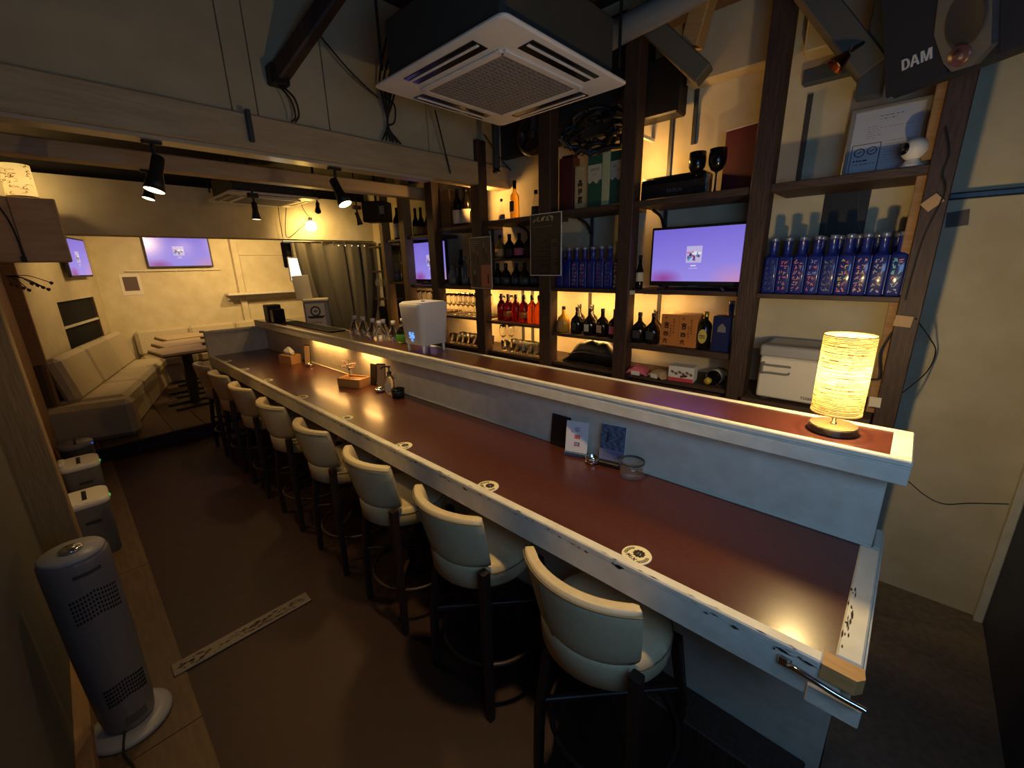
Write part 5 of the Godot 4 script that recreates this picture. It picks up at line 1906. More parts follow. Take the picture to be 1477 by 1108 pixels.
	bottle("wine_bottle", "unlabelled black bottle in the last upper bay by the post", Vector3(-4.21, 2.19, -2.80), big, M.blackgloss, M.blackcap, [0.018, 0.305, 0.335], [], null)
	# ---- mid shelf D-E
	y = 1.9475
	var jug := [0.0, 0.0, 0.043, 0.001, 0.047, 0.01, 0.047, 0.10, 0.038, 0.125, 0.016, 0.15, 0.014, 0.175, 0.0, 0.175]
	var mids := [["olive glass liqueur bottle at the left of the small middle shelf", mat(rgb8(110, 96, 46), 0.15), M.kraft], ["dark liqueur bottle, second on the small middle shelf", M.darkglass, M.chip], ["dark liqueur bottle with red and white label on the small middle shelf", M.darkglass, M.pink], ["dark liqueur bottle at the right of the small middle shelf", M.darkglass, M.chip]]
	for i in 4:
		bottle("liqueur_bottle", mids[i][0], Vector3(-2.79 + i * 0.115, y, -2.83), jug, mids[i][1], M.blackcap, [0.017, 0.172, 0.205], [0.0477, 0.025, 0.085], mids[i][2], "liqueur bottles on the small middle shelf")
	y = 1.7145
	var squat := [0.0, 0.0, 0.043, 0.001, 0.047, 0.01, 0.047, 0.085, 0.036, 0.115, 0.016, 0.14, 0.014, 0.165, 0.0, 0.165]
	p = bottle("spirit_bottle", "dark squat spirit bottle, first from the left under the small middle shelf", Vector3(-2.78, y, -2.78), squat, M.darkglass, M.blackcap, [0.017, 0.162, 0.195], [0.0477, 0.02, 0.075], M.dgrey, "squat spirit bottles under the middle shelf")
	for i in 4:
		copy(p, Vector3(-2.67 + i * 0.11, y, -2.77 - 0.015 * (i % 2)), "dark squat spirit bottle, %s from the left under the small middle shelf" % ["second", "third", "fourth", "fifth"][i], i * 1.3)
	# ---- S1 bay E-F : clear bottles
	y = 1.7125
	var clr := [["clear round bottle", squat, 0.195], ["tall black wine bottle", big, 0.335], ["clear slim bottle", med, 0.27], ["clear squat bottle", squat, 0.195], ["clear slim bottle", med, 0.27]]
	var px := [-3.43, -3.325, -3.24, -3.14, -3.04]
	for i in 5:
		var isb: bool = i == 1
		var dd: Array = clr[i]
		bottle("spirit_bottle", "%s %s on the shelf left of the pinned poster" % [dd[0], ["at the left end", "second in the row", "third in the row", "fourth in the row", "next to the post"][i]], Vector3(px[i], y, -2.79 - 0.03 * (i % 2)), dd[1], M.blackgloss if isb else M.cabglass, M.blackcap if isb else M.steel, [0.018, (dd[2] as float) - 0.03, dd[2]], [(0.0508 if isb else (0.0367 if dd[1] == med else 0.0477)), 0.02, 0.075], M.dark if isb else M.grey, "bottles left of the pinned poster")
	# ---- S1 far bays
	for i in 5:
		bottle("spirit_bottle", "small clear spirit bottle, %s from the left in the last lit bay" % nth[i], Vector3(-4.42 + i * 0.062, 1.7355, -2.77 - 0.05 * (i % 2)), [0.0, 0.0, 0.024, 0.001, 0.026, 0.008, 0.026, 0.11, 0.011, 0.16, 0.010, 0.20, 0.0, 0.20], [M.cabglass, M.cabglass, M.amberglass, M.cabglass, M.cabglass][i], M.steel, [0.0125, 0.195, 0.22], [0.0266, 0.02, 0.09], M.label if i % 2 else M.grey, "small spirit bottles in the last bay")
	# ---- S3: red bottles etc in D-E
	y = 1.4025
	var reds := [[-2.765, M.redglass], [-2.68, M.redglass], [-2.585, M.redglass], [-2.49, M.redglass], [-2.395, M.orangeglass], [-2.315, M.orangeglass]]
	for i in 6:
		bottle("aperitif_bottle", "%s glowing %s bottle in the warm lit bay, counted from the left" % [["first", "second", "third", "fourth", "fifth", "sixth"][i], "red" if i < 4 else "orange"], Vector3(reds[i][0], y, -2.80), [0.0, 0.0, 0.04, 0.001, 0.043, 0.01, 0.043, 0.135, 0.036, 0.158, 0.016, 0.182, 0.014, 0.205, 0.0, 0.205], reds[i][1], M.blackcap, [0.0165, 0.203, 0.24], [0.0437, 0.04, 0.09] if i in [1, 3] else [], M.carton, "red and orange bottles in the lit bay")
	# ---- S3: C-D flat dark bottles
	y = 1.3615
	var flat := [0.0, 0.0, 0.046, 0.001, 0.05, 0.01, 0.052, 0.08, 0.044, 0.115, 0.016, 0.145, 0.0135, 0.185, 0.0, 0.185]
	var cds := [[-2.04, "golden wrapped round bottle at the left of the lit bay under the blue bottles", M.goldglass, M.kraft], [-1.91, "dark bottle with brush lettering beside the golden bottle", M.darkglass, M.dgrey], [-1.79, "dark bottle with a round pale label in the lit bay", M.darkglass, M.label], [-1.68, "dark bottle with a tall pale label in the lit bay", M.darkglass, M.kraft], [-1.575, "dark bottle with pink lettering against the third post", M.darkglass, M.pink]]
	for q in cds:
		t = bottle("shochu_bottle", q[1], Vector3(q[0], y, -2.775), flat, q[2], M.blackcap, [0.0155, 0.18, 0.205], [], null, "dark bottles in the lit bay")
		s = sb()
		b2(s, Vector3(-0.02, 0.03, 0.049), Vector3(0.02, 0.085, 0.053), 0.001)
		put(t, "label", s, q[3])
	p = bottle("shochu_bottle", "dark bottle in the back row behind the golden and lettered bottles", Vector3(-1.975, y, -2.90), flat, M.darkglass, M.blackcap, [0.0155, 0.18, 0.215], [], null, "dark bottles in the back of the lit bay")
	copy(p, Vector3(-1.855, y, -2.90), "dark bottle in the back row behind the one with the round pale label")
	# ---- S3: B-C
	y = 1.3525
	var bc := [[-1.375, "dark squat bottle at the left of the orange lettered box"], [-1.275, "dark squat bottle touching the orange lettered box"]]
	for q in bc:
		t = bottle("shochu_bottle", q[1], Vector3(q[0], y, -2.765), flat, M.darkglass, M.blackcap, [0.0155, 0.18, 0.205], [], null)
		s = sb()
		b2(s, Vector3(-0.026, 0.03, 0.049), Vector3(0.026, 0.085, 0.0525), 0.001)
		put(t, "label", s, M.dgrey)
	bottle("shochu_bottle", "dark squat bottle standing behind, between the two front ones", Vector3(-1.315, y, -2.88), flat, M.darkglass, M.blackcap, [0.0155, 0.18, 0.215], [0.0525, 0.03, 0.075], M.chip)
	t = thing("carton", "orange carton with black brush lettering in two columns", "box", Vector3(-1.09, y, -2.80))
	s = sb()
	b2(s, Vector3(-0.118, 0, -0.10), Vector3(0.118, 0.205, 0.06), 0.003)
	put(t, "box", s, M.carton)
	s = sb()
	b2(s, Vector3(-0.117, 0.204, -0.099), Vector3(0.002, 0.2065, 0.059))
	b2(s, Vector3(0.004, 0.204, -0.099), Vector3(0.117, 0.2065, 0.059))
	put(t, "flap", s, M.kraft)
	im = Image.create(236, 205, false, Image.FORMAT_RGB8)
	im.fill(rgb8(206, 128, 56))
	im.fill_rect(Rect2i(117, 0, 2, 205), rgb8(150, 86, 36))
	for e in [0, 116]:
		stroke(im, Vector2(e + 30, 20), Vector2(e + 31, 20), 14, rgb8(150, 70, 24))
		glyph(im, "lucky", e + 16, 48, 40, 6, rgb8(40, 18, 8))
		glyph(im, "four", e + 18, 108, 32, 6, rgb8(40, 18, 8))
		glyph(im, "six", e + 14, 156, 34, 6, rgb8(40, 18, 8))
		scribble(im, Rect2(e + 78, 24, 16, 96), 14, 3, [rgb8(60, 28, 12)])
		scribble(im, Rect2(e + 60, 66, 15, 74), 14, 3, [rgb8(60, 28, 12)])
	s = sb()
	print_quad(s, Vector3(0, 0.1025, 0.0605), Vector3(0.117, 0, 0), Vector3(0, 0.102, 0))
	put(t, "print", s, printed(im))
	t = bottle("liqueur_bottle", "dark bottle with an oval yellow label right of the orange carton", Vector3(-0.928, y, -2.755), [0.0, 0.0, 0.037, 0.001, 0.04, 0.01, 0.04, 0.15, 0.03, 0.17, 0.015, 0.185, 0.014, 0.21, 0.0, 0.21], M.darkglass, mat(rgb8(190, 160, 70), 0.3, 0.6), [0.016, 0.205, 0.235], [], null)
	s = sb()
	var oval := []
	for k in 18:
		oval.append(Vector2(0.026 * cos(TAU * k / 18), 0.085 + 0.045 * sin(TAU * k / 18)))
	prism(s, oval, 0.034, 0.0412)
	put(t, "label", s, mat(rgb8(206, 184, 90), 0.5), "oval yellow label")
	s = sb()
	b2(s, Vector3(-0.018, 0.086, 0.0405), Vector3(0.018, 0.092, 0.0418))
	b2(s, Vector3(-0.018, 0.074, 0.0405), Vector3(0.018, 0.078, 0.0418))
	put(t, "lettering", s, M.chip)
	t = thing("blue_carton", "dark blue carton with a small crest beside the shelf post", "box", Vector3(-0.82, y, -2.77))
	s = sb()
	b2(s, Vector3(-0.055, 0, -0.05), Vector3(0.055, 0.215, 0.05), 0.003)
	put(t, "box", s, mat(rgb8(22, 34, 84), 0.4))
	s = sb()
	prism(s, pv([-0.022, 0.15, -0.024, 0.12, 0.024, 0.12, 0.022, 0.15, 0.01, 0.165, 0.0, 0.175, -0.01, 0.165]), 0.0502, 0.0512)
	put(t, "crest", s, M.grey)
	back = square_bottle("clear blue bottle neck showing behind the blue carton", Vector3(-0.83, y, -2.90), [])
	copy(back, Vector3(-0.775, y, -2.985), "clear blue bottle farthest back behind the blue carton")
	# ---- S4 B-C
	y = 1.1285
	for q in [[-1.345, 0.15, 0.05, 0.10, M.pink, "pink and white snack bag lying on the lowest shelf left"], [-1.19, 0.13, -0.3, 0.085, M.kraft, "brown crumpled snack bag lying beside the pink bag"]]:
		t = thing("snack_bag", q[5], "bag", Vector3(q[0], y, -2.735), q[2])
		s = sb()
		var w: float = q[1]
		var rings := []
		for i in 9:
			var u := -1.0 + i / 4.0
			var hh: float = 0.006 + (q[3] as float) * 0.5 * pow(1.0 - u * u, 0.5) * (1.0 + 0.12 * sin(i * 2.3))
			var ring := []
			for k in 12:
				var a := TAU * k / 12
				ring.append(Vector3(u * w / 2, maxf(hh * 0.5 + hh * 0.62 * sin(a) * (1.0 + 0.1 * sin(k * 2.0 + i)), 0.0), 0.06 * cos(a)))
			rings.append(ring)
		loft(s, rings)
		put(t, "bag", s, q[4])
		s = sb()
		b2(s, Vector3(-w * 0.22, 0.0, 0.052), Vector3(w * 0.2, 0.03, 0.063), 0.003)
		put(t, "print_patch", s, M.paper)
	t = thing("sweets_box", "white sweets box with brown pictures and a pink band", "box", Vector3(-1.04, y, -2.75), 0.1)
	s = sb()
	b2(s, Vector3(-0.08, 0, -0.05), Vector3(0.08, 0.10, 0.05), 0.003)
	put(t, "box", s, M.paper)
	im = Image.create(128, 80, false, Image.FORMAT_RGB8)
	im.fill(rgb8(222, 214, 200))
	im.fill_rect(Rect2i(0, 60, 128, 20), rgb8(206, 70, 76))
	for i in 6:
		var c := Vector2(18 + i * 19, 28 + 8 * (i % 2))
		stroke(im, c, c + Vector2(4, 2), 13, rgb8(90, 56, 40))
		stroke(im, c, c + Vector2(2, 1), 5, rgb8(170, 130, 100))
	stroke(im, Vector2(66, 52), Vector2(92, 46), 12, rgb8(80, 30, 40))
	s = sb()
	print_quad(s, Vector3(0, 0.05, 0.0506), Vector3(0.079, 0, 0), Vector3(0, 0.049, 0))
	put(t, "print", s, printed(im))
	t = thing("lying_bottle", "dark bottle lying on its side with its yellow capped neck outward", "bottle", Vector3(-0.85, y, -2.80))
	s = sb()
	lathe(s, pv([0.0, -0.1, 0.042, -0.1, 0.045, -0.09, 0.045, 0.06, 0.03, 0.085, 0.018, 0.10, 0.017, 0.14, 0.0, 0.14]), 18, Transform3D(Basis(Vector3.RIGHT, PI / 2), Vector3(0, 0.0455, 0)))
	put(t, "body", s, M.darkglass)
	s = sb()
	lathe(s, pv([0.046, -0.05, 0.0466, -0.049, 0.0466, 0.03, 0.046, 0.031]), 18, Transform3D(Basis(Vector3.RIGHT, PI / 2), Vector3(0, 0.0455, 0)))
	put(t, "label", s, M.label)
	s = sb()
	lathe(s, pv([0.019, 0.12, 0.02, 0.122, 0.02, 0.15, 0.0, 0.152]), 14, Transform3D(Basis(Vector3.RIGHT, PI / 2), Vector3(0, 0.0455, 0)))
	put(t, "cap", s, mat(rgb8(200, 170, 60), 0.4), "yellow cap")
	# ---- S4 C-D : black bag
	t = thing("black_bag", "large black quilted bag slumped on the lowest lit shelf", "bag", Vector3(-1.77, y, -2.83))
	s = sb()
	var rings := []
	for i in 15:
		var u := -1.0 + i / 7.0
		var ring := []
		var hh := 0.185 * pow(clampf(1.0 - pow(absf(u - 0.12), 3.0), 0.02, 1.0), 0.6)
		for k in 14:
			var a := TAU * k / 14
			ring.append(Vector3(u * 0.235, maxf(0.0, hh * 0.5 + hh * 0.55 * sin(a) + 0.008 * sin(i * 1.7 + k)), 0.105 * cos(a) * (1.0 + 0.06 * sin(k * 2.0 + i * 0.8))))
		rings.append(ring)
	loft(s, rings)
	put(t, "bag", s, M.dark)
	s = sb()
	tube(s, curve([Vector3(-0.2, 0.06, 0.08), Vector3(-0.05, 0.10, 0.118), Vector3(0.1, 0.10, 0.12), Vector3(0.2, 0.09, 0.09)]), 0.006)
	tube(s, curve([Vector3(-0.22, 0.03, 0.06), Vector3(-0.25, 0.01, 0.08), Vector3(-0.2, 0.008, 0.11)]), 0.008)
	put(t, "strap", s, M.dgrey)
	# ---- glasses in the lit bays
	p = thing("wine_glass", "clear stemmed wine glass, first from left in front, lit bay behind the white appliance", "glass", Vector3(-3.45, 1.4155, -2.74), 0, "stemmed glasses on the lit shelves")
	p.set_meta("stem", "wine_glass")
	s = sb()
	lathe(s, pv([0.0, 0.0, 0.032, 0.001, 0.031, 0.003, 0.006, 0.008, 0.004, 0.02, 0.004, 0.085, 0.008, 0.095, 0.028, 0.115, 0.035, 0.145, 0.033, 0.185, 0.030, 0.215, 0.0285, 0.215, 0.0315, 0.185, 0.033, 0.145, 0.026, 0.118, 0.0, 0.10]), 18)
	put(p, "glass", s, M.stem)
	for r in 2:
		for i in 7:
			if r + i > 0:
				copy(p, Vector3(-3.455 + i * 0.072 + 0.03 * r, 1.4155, -2.74 - 0.12 * r), "clear stemmed wine glass, %s from left in %s, lit bay behind the white appliance" % [nth[i], ["front", "back"][r]])
	for i in 4:
		copy(p, Vector3(-3.98 + i * 0.085, 1.4305, -2.76), "clear stemmed wine glass, %s from left in the lit bay under the far shelf screen" % nth[i])
	for i in 4:
		copy(p, Vector3(-2.815 + (i % 2) * 0.04, 1.4025 if i < 2 else 1.1285, -2.93 if i % 2 else -2.86), "clear stemmed wine glass, %s, left of the %s" % [["in front", "behind"][i % 2], "red bottles" if i < 2 else "tumblers under the red bottles"])
	p = thing("tumbler", "clear tumbler, first from left in front, lowest shelf behind the white appliance", "glass", Vector3(-3.44, 1.1285, -2.75), 0, "tumblers on the lowest lit shelves")
	p.set_meta("stem", "tumbler")
	s = sb()
	lathe(s, pv([0.0, 0.0, 0.026, 0.0, 0.028, 0.004, 0.035, 0.095, 0.0335, 0.095, 0.026, 0.012, 0.0, 0.012]), 16)
	put(p, "glass", s, M.stem)
	for r in 2:
		for i in 6:
			if r + i > 0:
				copy(p, Vector3(-3.44 + i * 0.085 + 0.03 * r, 1.1285, -2.75 - 0.11 * r), "clear tumbler, %s from left in %s, lowest shelf behind the white appliance" % [nth[i], ["front", "back"][r]])
	for r in 2:
		for i in 6:
			copy(p, Vector3(-2.70 + i * 0.08 + 0.03 * r, 1.1285, -2.76 - 0.10 * r), "clear tumbler, %s from left in %s, lowest shelf under the red bottles" % [nth[i], ["front", "back"][r]])
	# ---- towel warmer
	t = thing("towel_warmer", "white towel warmer cabinet beside the glowing table lamp", "appliance", Vector3(-0.375, 1.1285, -2.77))
	s = sb()
	b2(s, Vector3(-0.20, 0.012, -0.15), Vector3(0.215, 0.31, 0.125), 0.01)
	put(t, "body", s, M.white)
	s = sb()
	b2(s, Vector3(-0.195, 0.018, 0.126), Vector3(0.21, 0.245, 0.15), 0.008)
	var door := put(t, "door", s, mat(rgb8(214, 206, 190), 0.5))
	s = sb()
	tube(s, curve([Vector3(-0.175, 0.155, 0.15), Vector3(-0.178, 0.16, 0.168), Vector3(-0.14, 0.165, 0.172), Vector3(-0.06, 0.165, 0.168), Vector3(-0.05, 0.17, 0.15)]), 0.006)
	tube(s, curve([Vector3(-0.175, 0.215, 0.15), Vector3(-0.178, 0.21, 0.168), Vector3(-0.14, 0.207, 0.172), Vector3(-0.06, 0.207, 0.168), Vector3(-0.05, 0.202, 0.15)]), 0.006)
	tube(s, [Vector3(-0.178, 0.158, 0.166), Vector3(-0.178, 0.212, 0.166)], 0.006)
	put(door, "handle", s, M.grey)
	s = sb()
	b2(s, Vector3(-0.202, 0.25, 0.05), Vector3(0.217, 0.312, 0.153), 0.008)
	put(t, "top_band", s, M.greyplastic)
	s = sb()
	b2(s, Vector3(0.10, 0.272, 0.1525), Vector3(0.15, 0.285, 0.155), 0.001)
	put(t, "badge", s, M.dgrey)
	text(door, "lettering", "TOWEL WARMER", 0.021, 0.001, M.dgrey, Transform3D(Basis(), Vector3(0.10, 0.045, 0.1505)))
	for e in [-0.16, 0.17]:
		s = sb()
		b2(s, Vector3(e - 0.02, 0.0, 0.08), Vector3(e + 0.02, 0.013, 0.12), 0.003)
		b2(s, Vector3(e - 0.02, 0.0, -0.13), Vector3(e + 0.02, 0.013, -0.09), 0.003)
		put(t, "foot", s, M.dgrey)
	# ---- pinned sheets on the posts
	t = thing("chalk_menu", "tall black menu sheet with white border hanging on the fourth post", "menu", Vector3(-2.128, 2.035, -2.652))
	s = sb()
	b2(s, Vector3(-0.152, -0.228, -0.003), Vector3(0.152, 0.228, 0.003), 0.001)
	put(t, "sheet", s, M.paper)
	im = Image.create(192, 288, false, Image.FORMAT_RGB8)
	im.fill(rgb8(34, 30, 28))
	scribble(im, Rect2(12, 10, 150, 34), 28, 7, [rgb8(196, 186, 160), rgb8(150, 140, 118)])
	im.fill_rect(Rect2i(16, 56, 130, 2), rgb8(120, 112, 96))
	lines(im, 18, 110, 74, 278, 9, rgb8(88, 80, 70), 2)
	lines(im, 134, 172, 120, 278, 9, rgb8(110, 84, 76), 4)
	s = sb()
	print_quad(s, Vector3(0, 0, 0.0036), Vector3(0.146, 0, 0), Vector3(0, 0.222, 0))
	put(t, "print", s, printed(im, 0.35))
	t = thing("pinned_poster", "small poster with bottle pictures pinned on the fifth post", "poster", Vector3(-2.862, 1.915, -2.652))
	s = sb()
	b2(s, Vector3(-0.138, -0.22, -0.003), Vector3(0.138, 0.22, 0.003), 0.001)
	put(t, "sheet", s, M.paper)
	im = Image.create(128, 208, false, Image.FORMAT_RGB8)
	im.fill(rgb8(84, 70, 56))
	im.fill_rect(Rect2i(66, 112, 60, 92), rgb8(176, 112, 84))
	for q in [[22, 60, 12], [46, 70, 10], [86, 40, 12], [100, 60, 9], [24, 150, 20], [108, 150, 8]]:
		stroke(im, Vector2(q[0], q[1]), Vector2(q[0], q[1] + 36), q[2], rgb8(52, 42, 34))
		stroke(im, Vector2(q[0], q[1] - 16), Vector2(q[0], q[1]), q[2] * 0.4, rgb8(140, 122, 96))
	lines(im, 8, 60, 14, 40, 8, rgb8(170, 156, 130), 2)
	s = sb()
	print_quad(s, Vector3(0, 0, 0.0036), Vector3(0.132, 0, 0), Vector3(0, 0.214, 0))
	put(t, "print", s, printed(im, 0.4))
	# price tag on the long shelf edge
	t = thing("price_tag", "tiny pale tag on the shelf edge under the television's left corner", "tag", Vector3(-1.405, 1.70, -2.681))
	s = sb()
	b2(s, Vector3(-0.022, -0.018, -0.001), Vector3(0.022, 0.010, 0.001))
	put(t, "card", s, M.label)


# ------------------------------------------------------------------ left side
func left_things() -> void:
	# tower heater
	var t := thing("tower_heater", "tall grey tower heater with dotted grilles on a round foot", "heater", Vector3(-2.19, 0.003, 0.165), 0.0)
	var s := sb()
	var rings := []
	for q in [[0.135, 0.0], [0.142, 0.006], [0.142, 0.016], [0.134, 0.026], [0.10, 0.034]]:
		var ring := []
		for k in 32:
			ring.append(Vector3(cos(TAU * k / 32) * q[0], q[1], sin(TAU * k / 32) * q[0]))
		rings.append(ring)
	loft(s, rings)
	put(t, "foot", s, M.greyplastic)
	s = sb()
	lathe(s, pv([0.0, 0.034, 0.080, 0.034, 0.085, 0.05, 0.092, 0.12, 0.100, 0.45, 0.102, 0.80, 0.101, 0.858, 0.096, 0.868, 0.0, 0.868]), 36)
	put(t, "body", s, mat(rgb8(112, 106, 108), 0.4))
	s = sb()
	lathe(s, pv([0.0, 0.868, 0.094, 0.868, 0.097, 0.872, 0.09, 0.882, 0.0, 0.884]), 36)
	put(t, "top_cap", s, M.greyplastic)
	s = sb()
	lathe(s, pv([0.030, 0.8835, 0.034, 0.8835, 0.034, 0.892, 0.028, 0.895, 0.0, 0.896]), 24)
	put(t, "control_dial", s, M.chrome)
	# facing direction of the front: towards the aisle and the camera
	var ang := -0.28
	s = sb()
	for i in 15:
		var a: float = ang + (i - 7) * 0.10
		for q in [[0.64, 6], [0.22, 5]]:
			for j in q[1]:
				var yy: float = q[0] + j * 0.019 - 0.02 * absf(i - 7) / 7.0
				var r := lerpf(0.0935, 0.1005, clampf((yy - 0.12) / 0.4, 0, 1)) + 0.0006
				box(s, V0, Vector3(0.0055, 0.011, 0.002), 0, Transform3D(Basis(Vector3.UP, PI / 2 - a), Vector3(cos(a) * r, yy, sin(a) * r)))
	var g := put(t, "vent_holes", s, M.dark)
	g.set_meta("kind", "stuff")
	s = sb()
	for i in 9:
		var a: float = ang + (i - 4) * 0.09
		box(s, V0, Vector3(0.011, 0.014, 0.004), 0, Transform3D(Basis(Vector3.UP, PI / 2 - a), Vector3(cos(a) * 0.1005, 0.815, sin(a) * 0.1005)))
	put(t, "handle_slot", s, M.dgrey)
	s = sb()
	for i in 8:
		var a: float = ang + (i - 3.5) * 0.1
		box(s, V0, Vector3(0.011, 0.05, 0.004), 0, Transform3D(Basis(Vector3.UP, PI / 2 - a), Vector3(cos(a) * 0.089, 0.10, sin(a) * 0.089)))
	put(t, "name_plate", s, mat(rgb8(84, 80, 80), 0.4))
	s = sb()
	tube(s, curve([Vector3(0.06, 0.05, 0.02), Vector3(0.16, 0.02, 0.04), Vector3(0.26, 0.006, 0.02), Vector3(0.34, 0.006, 0.08)]), 0.004)
	put(t, "power_cord", s, M.cable)
	# two white lidded bins and one round one
	for q in [[Vector3(-3.95, 0.003, 0.155), "white lidded bin with a dark lid slot, right behind the tower heater"], [Vector3(-4.78, 0.003, 0.155), "white lidded bin farther along, between its twin and the round bin"]]:
		t = thing("lidded_bin", q[1], "bin", q[0], 0, "pair of white lidded bins")
		s = sb()
		rings = []
		for w in [[0.20, 0.0], [0.21, 0.01], [0.235, 0.385]]:
			var ring := []
			for p in rrect(w[0] * 1.15, w[0], 0.05, 5):
				ring.append(Vector3(p.x, w[1], p.y))
			rings.append(ring)
		loft(s, rings)
		put(t, "body", s, M.grey)
		s = sb()
		rings = []
		for w in [[0.24, 0.385], [0.244, 0.395], [0.24, 0.418], [0.22, 0.428]]:
			var ring := []
			for p in rrect(w[0] * 1.15, w[0], 0.055, 5):
				ring.append(Vector3(p.x, w[1], p.y))
			rings.append(ring)
		loft(s, rings)
		put(t, "lid", s, M.white)
		s = sb()
		b2(s, Vector3(-0.085, 0.4275, -0.012), Vector3(0.085, 0.431, 0.012), 0.001)
		put(t, "lid_slot", s, M.dark)
		s = sb()
		b2(s, Vector3(0.05, 0.405, -0.128), Vector3(0.085, 0.415, -0.121), 0.001)
		put(t, "indicator_lamp", s, glow(Color(0.3, 0.9, 0.4), 0.35))
		s = sb()
		b2(s, Vector3(-0.06, 0.425, 0.075), Vector3(0.10, 0.455, 0.115), 0.008)
		put(t, "lid_hinge", s, M.white)
		s = sb()
		b2(s, Vector3(0.128, 0.26, -0.05), Vector3(0.133, 0.285, 0.03), 0.002)
		put(t, "hand_hold", s, M.dgrey)
	t = thing("round_bin", "round bin with a dark shiny rim beside the brown boarding", "bin", Vector3(-5.45, 0.003, 0.16))
	s = sb()
	lathe(s, pv([0.0, 0.0, 0.10, 0.0, 0.105, 0.01, 0.115, 0.37, 0.0, 0.37]), 28)
	put(t, "body", s, M.dgrey)
	s = sb()
	lathe(s, pv([0.118, 0.36, 0.124, 0.37, 0.124, 0.395, 0.118, 0.402, 0.0, 0.405]), 28)
	put(t, "lid", s, M.greyplastic)
	s = sb()
	b2(s, Vector3(-0.09, 0.403, -0.01), Vector3(0.09, 0.408, 0.01))
	put(t, "lid_slot", s, M.dark)
	s = sb()
	b2(s, Vector3(0.06, 0.375, -0.115), Vector3(0.085, 0.385, -0.105))
	put(t, "indicator_lamp", s, glow(Color(0.35, 0.55, 1.0), 0.35))
	# brown box hanging at the left, with a lit lamp on it
	t = thing("hanging_cabinet", "brown wooden box hanging high at the left under the patterned lamp", "cabinet", Vector3(-5.0, 2.0, 0.06))
	s = sb()
	b2(s, Vector3(-0.26, 0.0, -0.225), Vector3(-0.02, 0.47, 0.27), 0.006)
	put(t, "carcass", s, M.beam)
	for q in [[-0.22, 0.025], [0.03, 0.268]]:
		s = sb()
		b2(s, Vector3(-0.02, 0.006, q[0]), Vector3(0.0, 0.466, q[1]), 0.004)
		put(t, "door", s, M.beam)
	s = sb()
	tube(s, curve([Vector3(0.006, 0.47, 0.10), Vector3(0.008, 0.3, 0.05), Vector3(0.008, 0.15, 0.035), Vector3(0.006, 0.01, 0.035)]), 0.005)
	b2(s, Vector3(0.0, 0.0, 0.02), Vector3(0.018, 0.04, 0.05), 0.003)
	put(t, "cord", s, M.cable)
	t = thing("patterned_lamp", "lit cylinder lamp with a lacy patterned shade on the brown hanging box", "lamp", Vector3(-5.12, 2.4705, 0.0), 0.0)
	var im := Image.create(256, 256, false, Image.FORMAT_RGB8)
	im.fill(rgb8(246, 232, 190))
	for i in 90:
		var c := Vector2(rng.randf() * 256, rng.randf() * 256)
		var a0 := rng.randf() * TAU
		for j in 5:
			stroke(im, c + Vector2(cos(a0 + j * 0.6), sin(a0 + j * 0.6)) * 11, c + Vector2(cos(a0 + j * 0.6 + 0.6), sin(a0 + j * 0.6 + 0.6)) * 11, 3.0, rgb8(110, 84, 44))
	var sm := mat(Color.WHITE, 0.7)
	sm.albedo_texture = ImageTexture.create_from_image(im)
	sm.backlight_enabled = true
	sm.backlight = Color(0.3, 0.3, 0.3)
	sm.emission_enabled = true
	sm.emission = Color(1.0, 0.88, 0.62)
	sm.emission_operator = BaseMaterial3D.EMISSION_OP_MULTIPLY
	sm.emission_texture = sm.albedo_texture
	sm.emission_energy_multiplier = 0.7
	s = sb()
	lathe(s, pv([0.085, 0.012, 0.085, 0.235]), 32, Transform3D.IDENTITY, true, true)
	put(t, "shade", s, sm)
	s = sb()
	lathe(s, pv([0.0, 0.0, 0.088, 0.0, 0.088, 0.012, 0.0, 0.013]), 28)
	put(t, "base", s, M.rawwood)
	s = sb()
	lathe(s, pv([0.0, 0.075, 0.02, 0.085, 0.028, 0.115, 0.02, 0.145, 0.0, 0.155]), 16)
	put(t, "bulb", s, M.bulb)
	s = sb()
	lathe(s, pv([0.014, 0.013, 0.014, 0.08, 0.0, 0.081]), 12)
	put(t, "socket", s, M.white)
	omni(Vector3(0, 0.115, 0), Color(1.0, 0.85, 0.58), 0.035, 0.028, t)
	# dried flowers on the left wall recess
	t = thing("dried_flowers", "bunch of dried flowers hanging below the brown box", "flowers", Vector3(-5.02, 1.90, 0.22))
	for i in 9:
		s = sb()
		var e := Vector3(0.03 * sin(i * 2.1), -0.06 - 0.016 * (i % 4), -0.02 - 0.026 * i)
		tube(s, curve([V0, e * 0.5 + Vector3(0, 0.03, 0), e]), 0.003, 5)
		put(t, "stem", s, M.darkwood)
		s = sb()
		lathe(s, pv([0.0, -0.016, 0.011, -0.006, 0.013, 0.006, 0.0, 0.014]), 8, Transform3D(Basis(), e))
		put(t, "flower_head", s, mat(rgb8(96, 70, 54), 0.9))


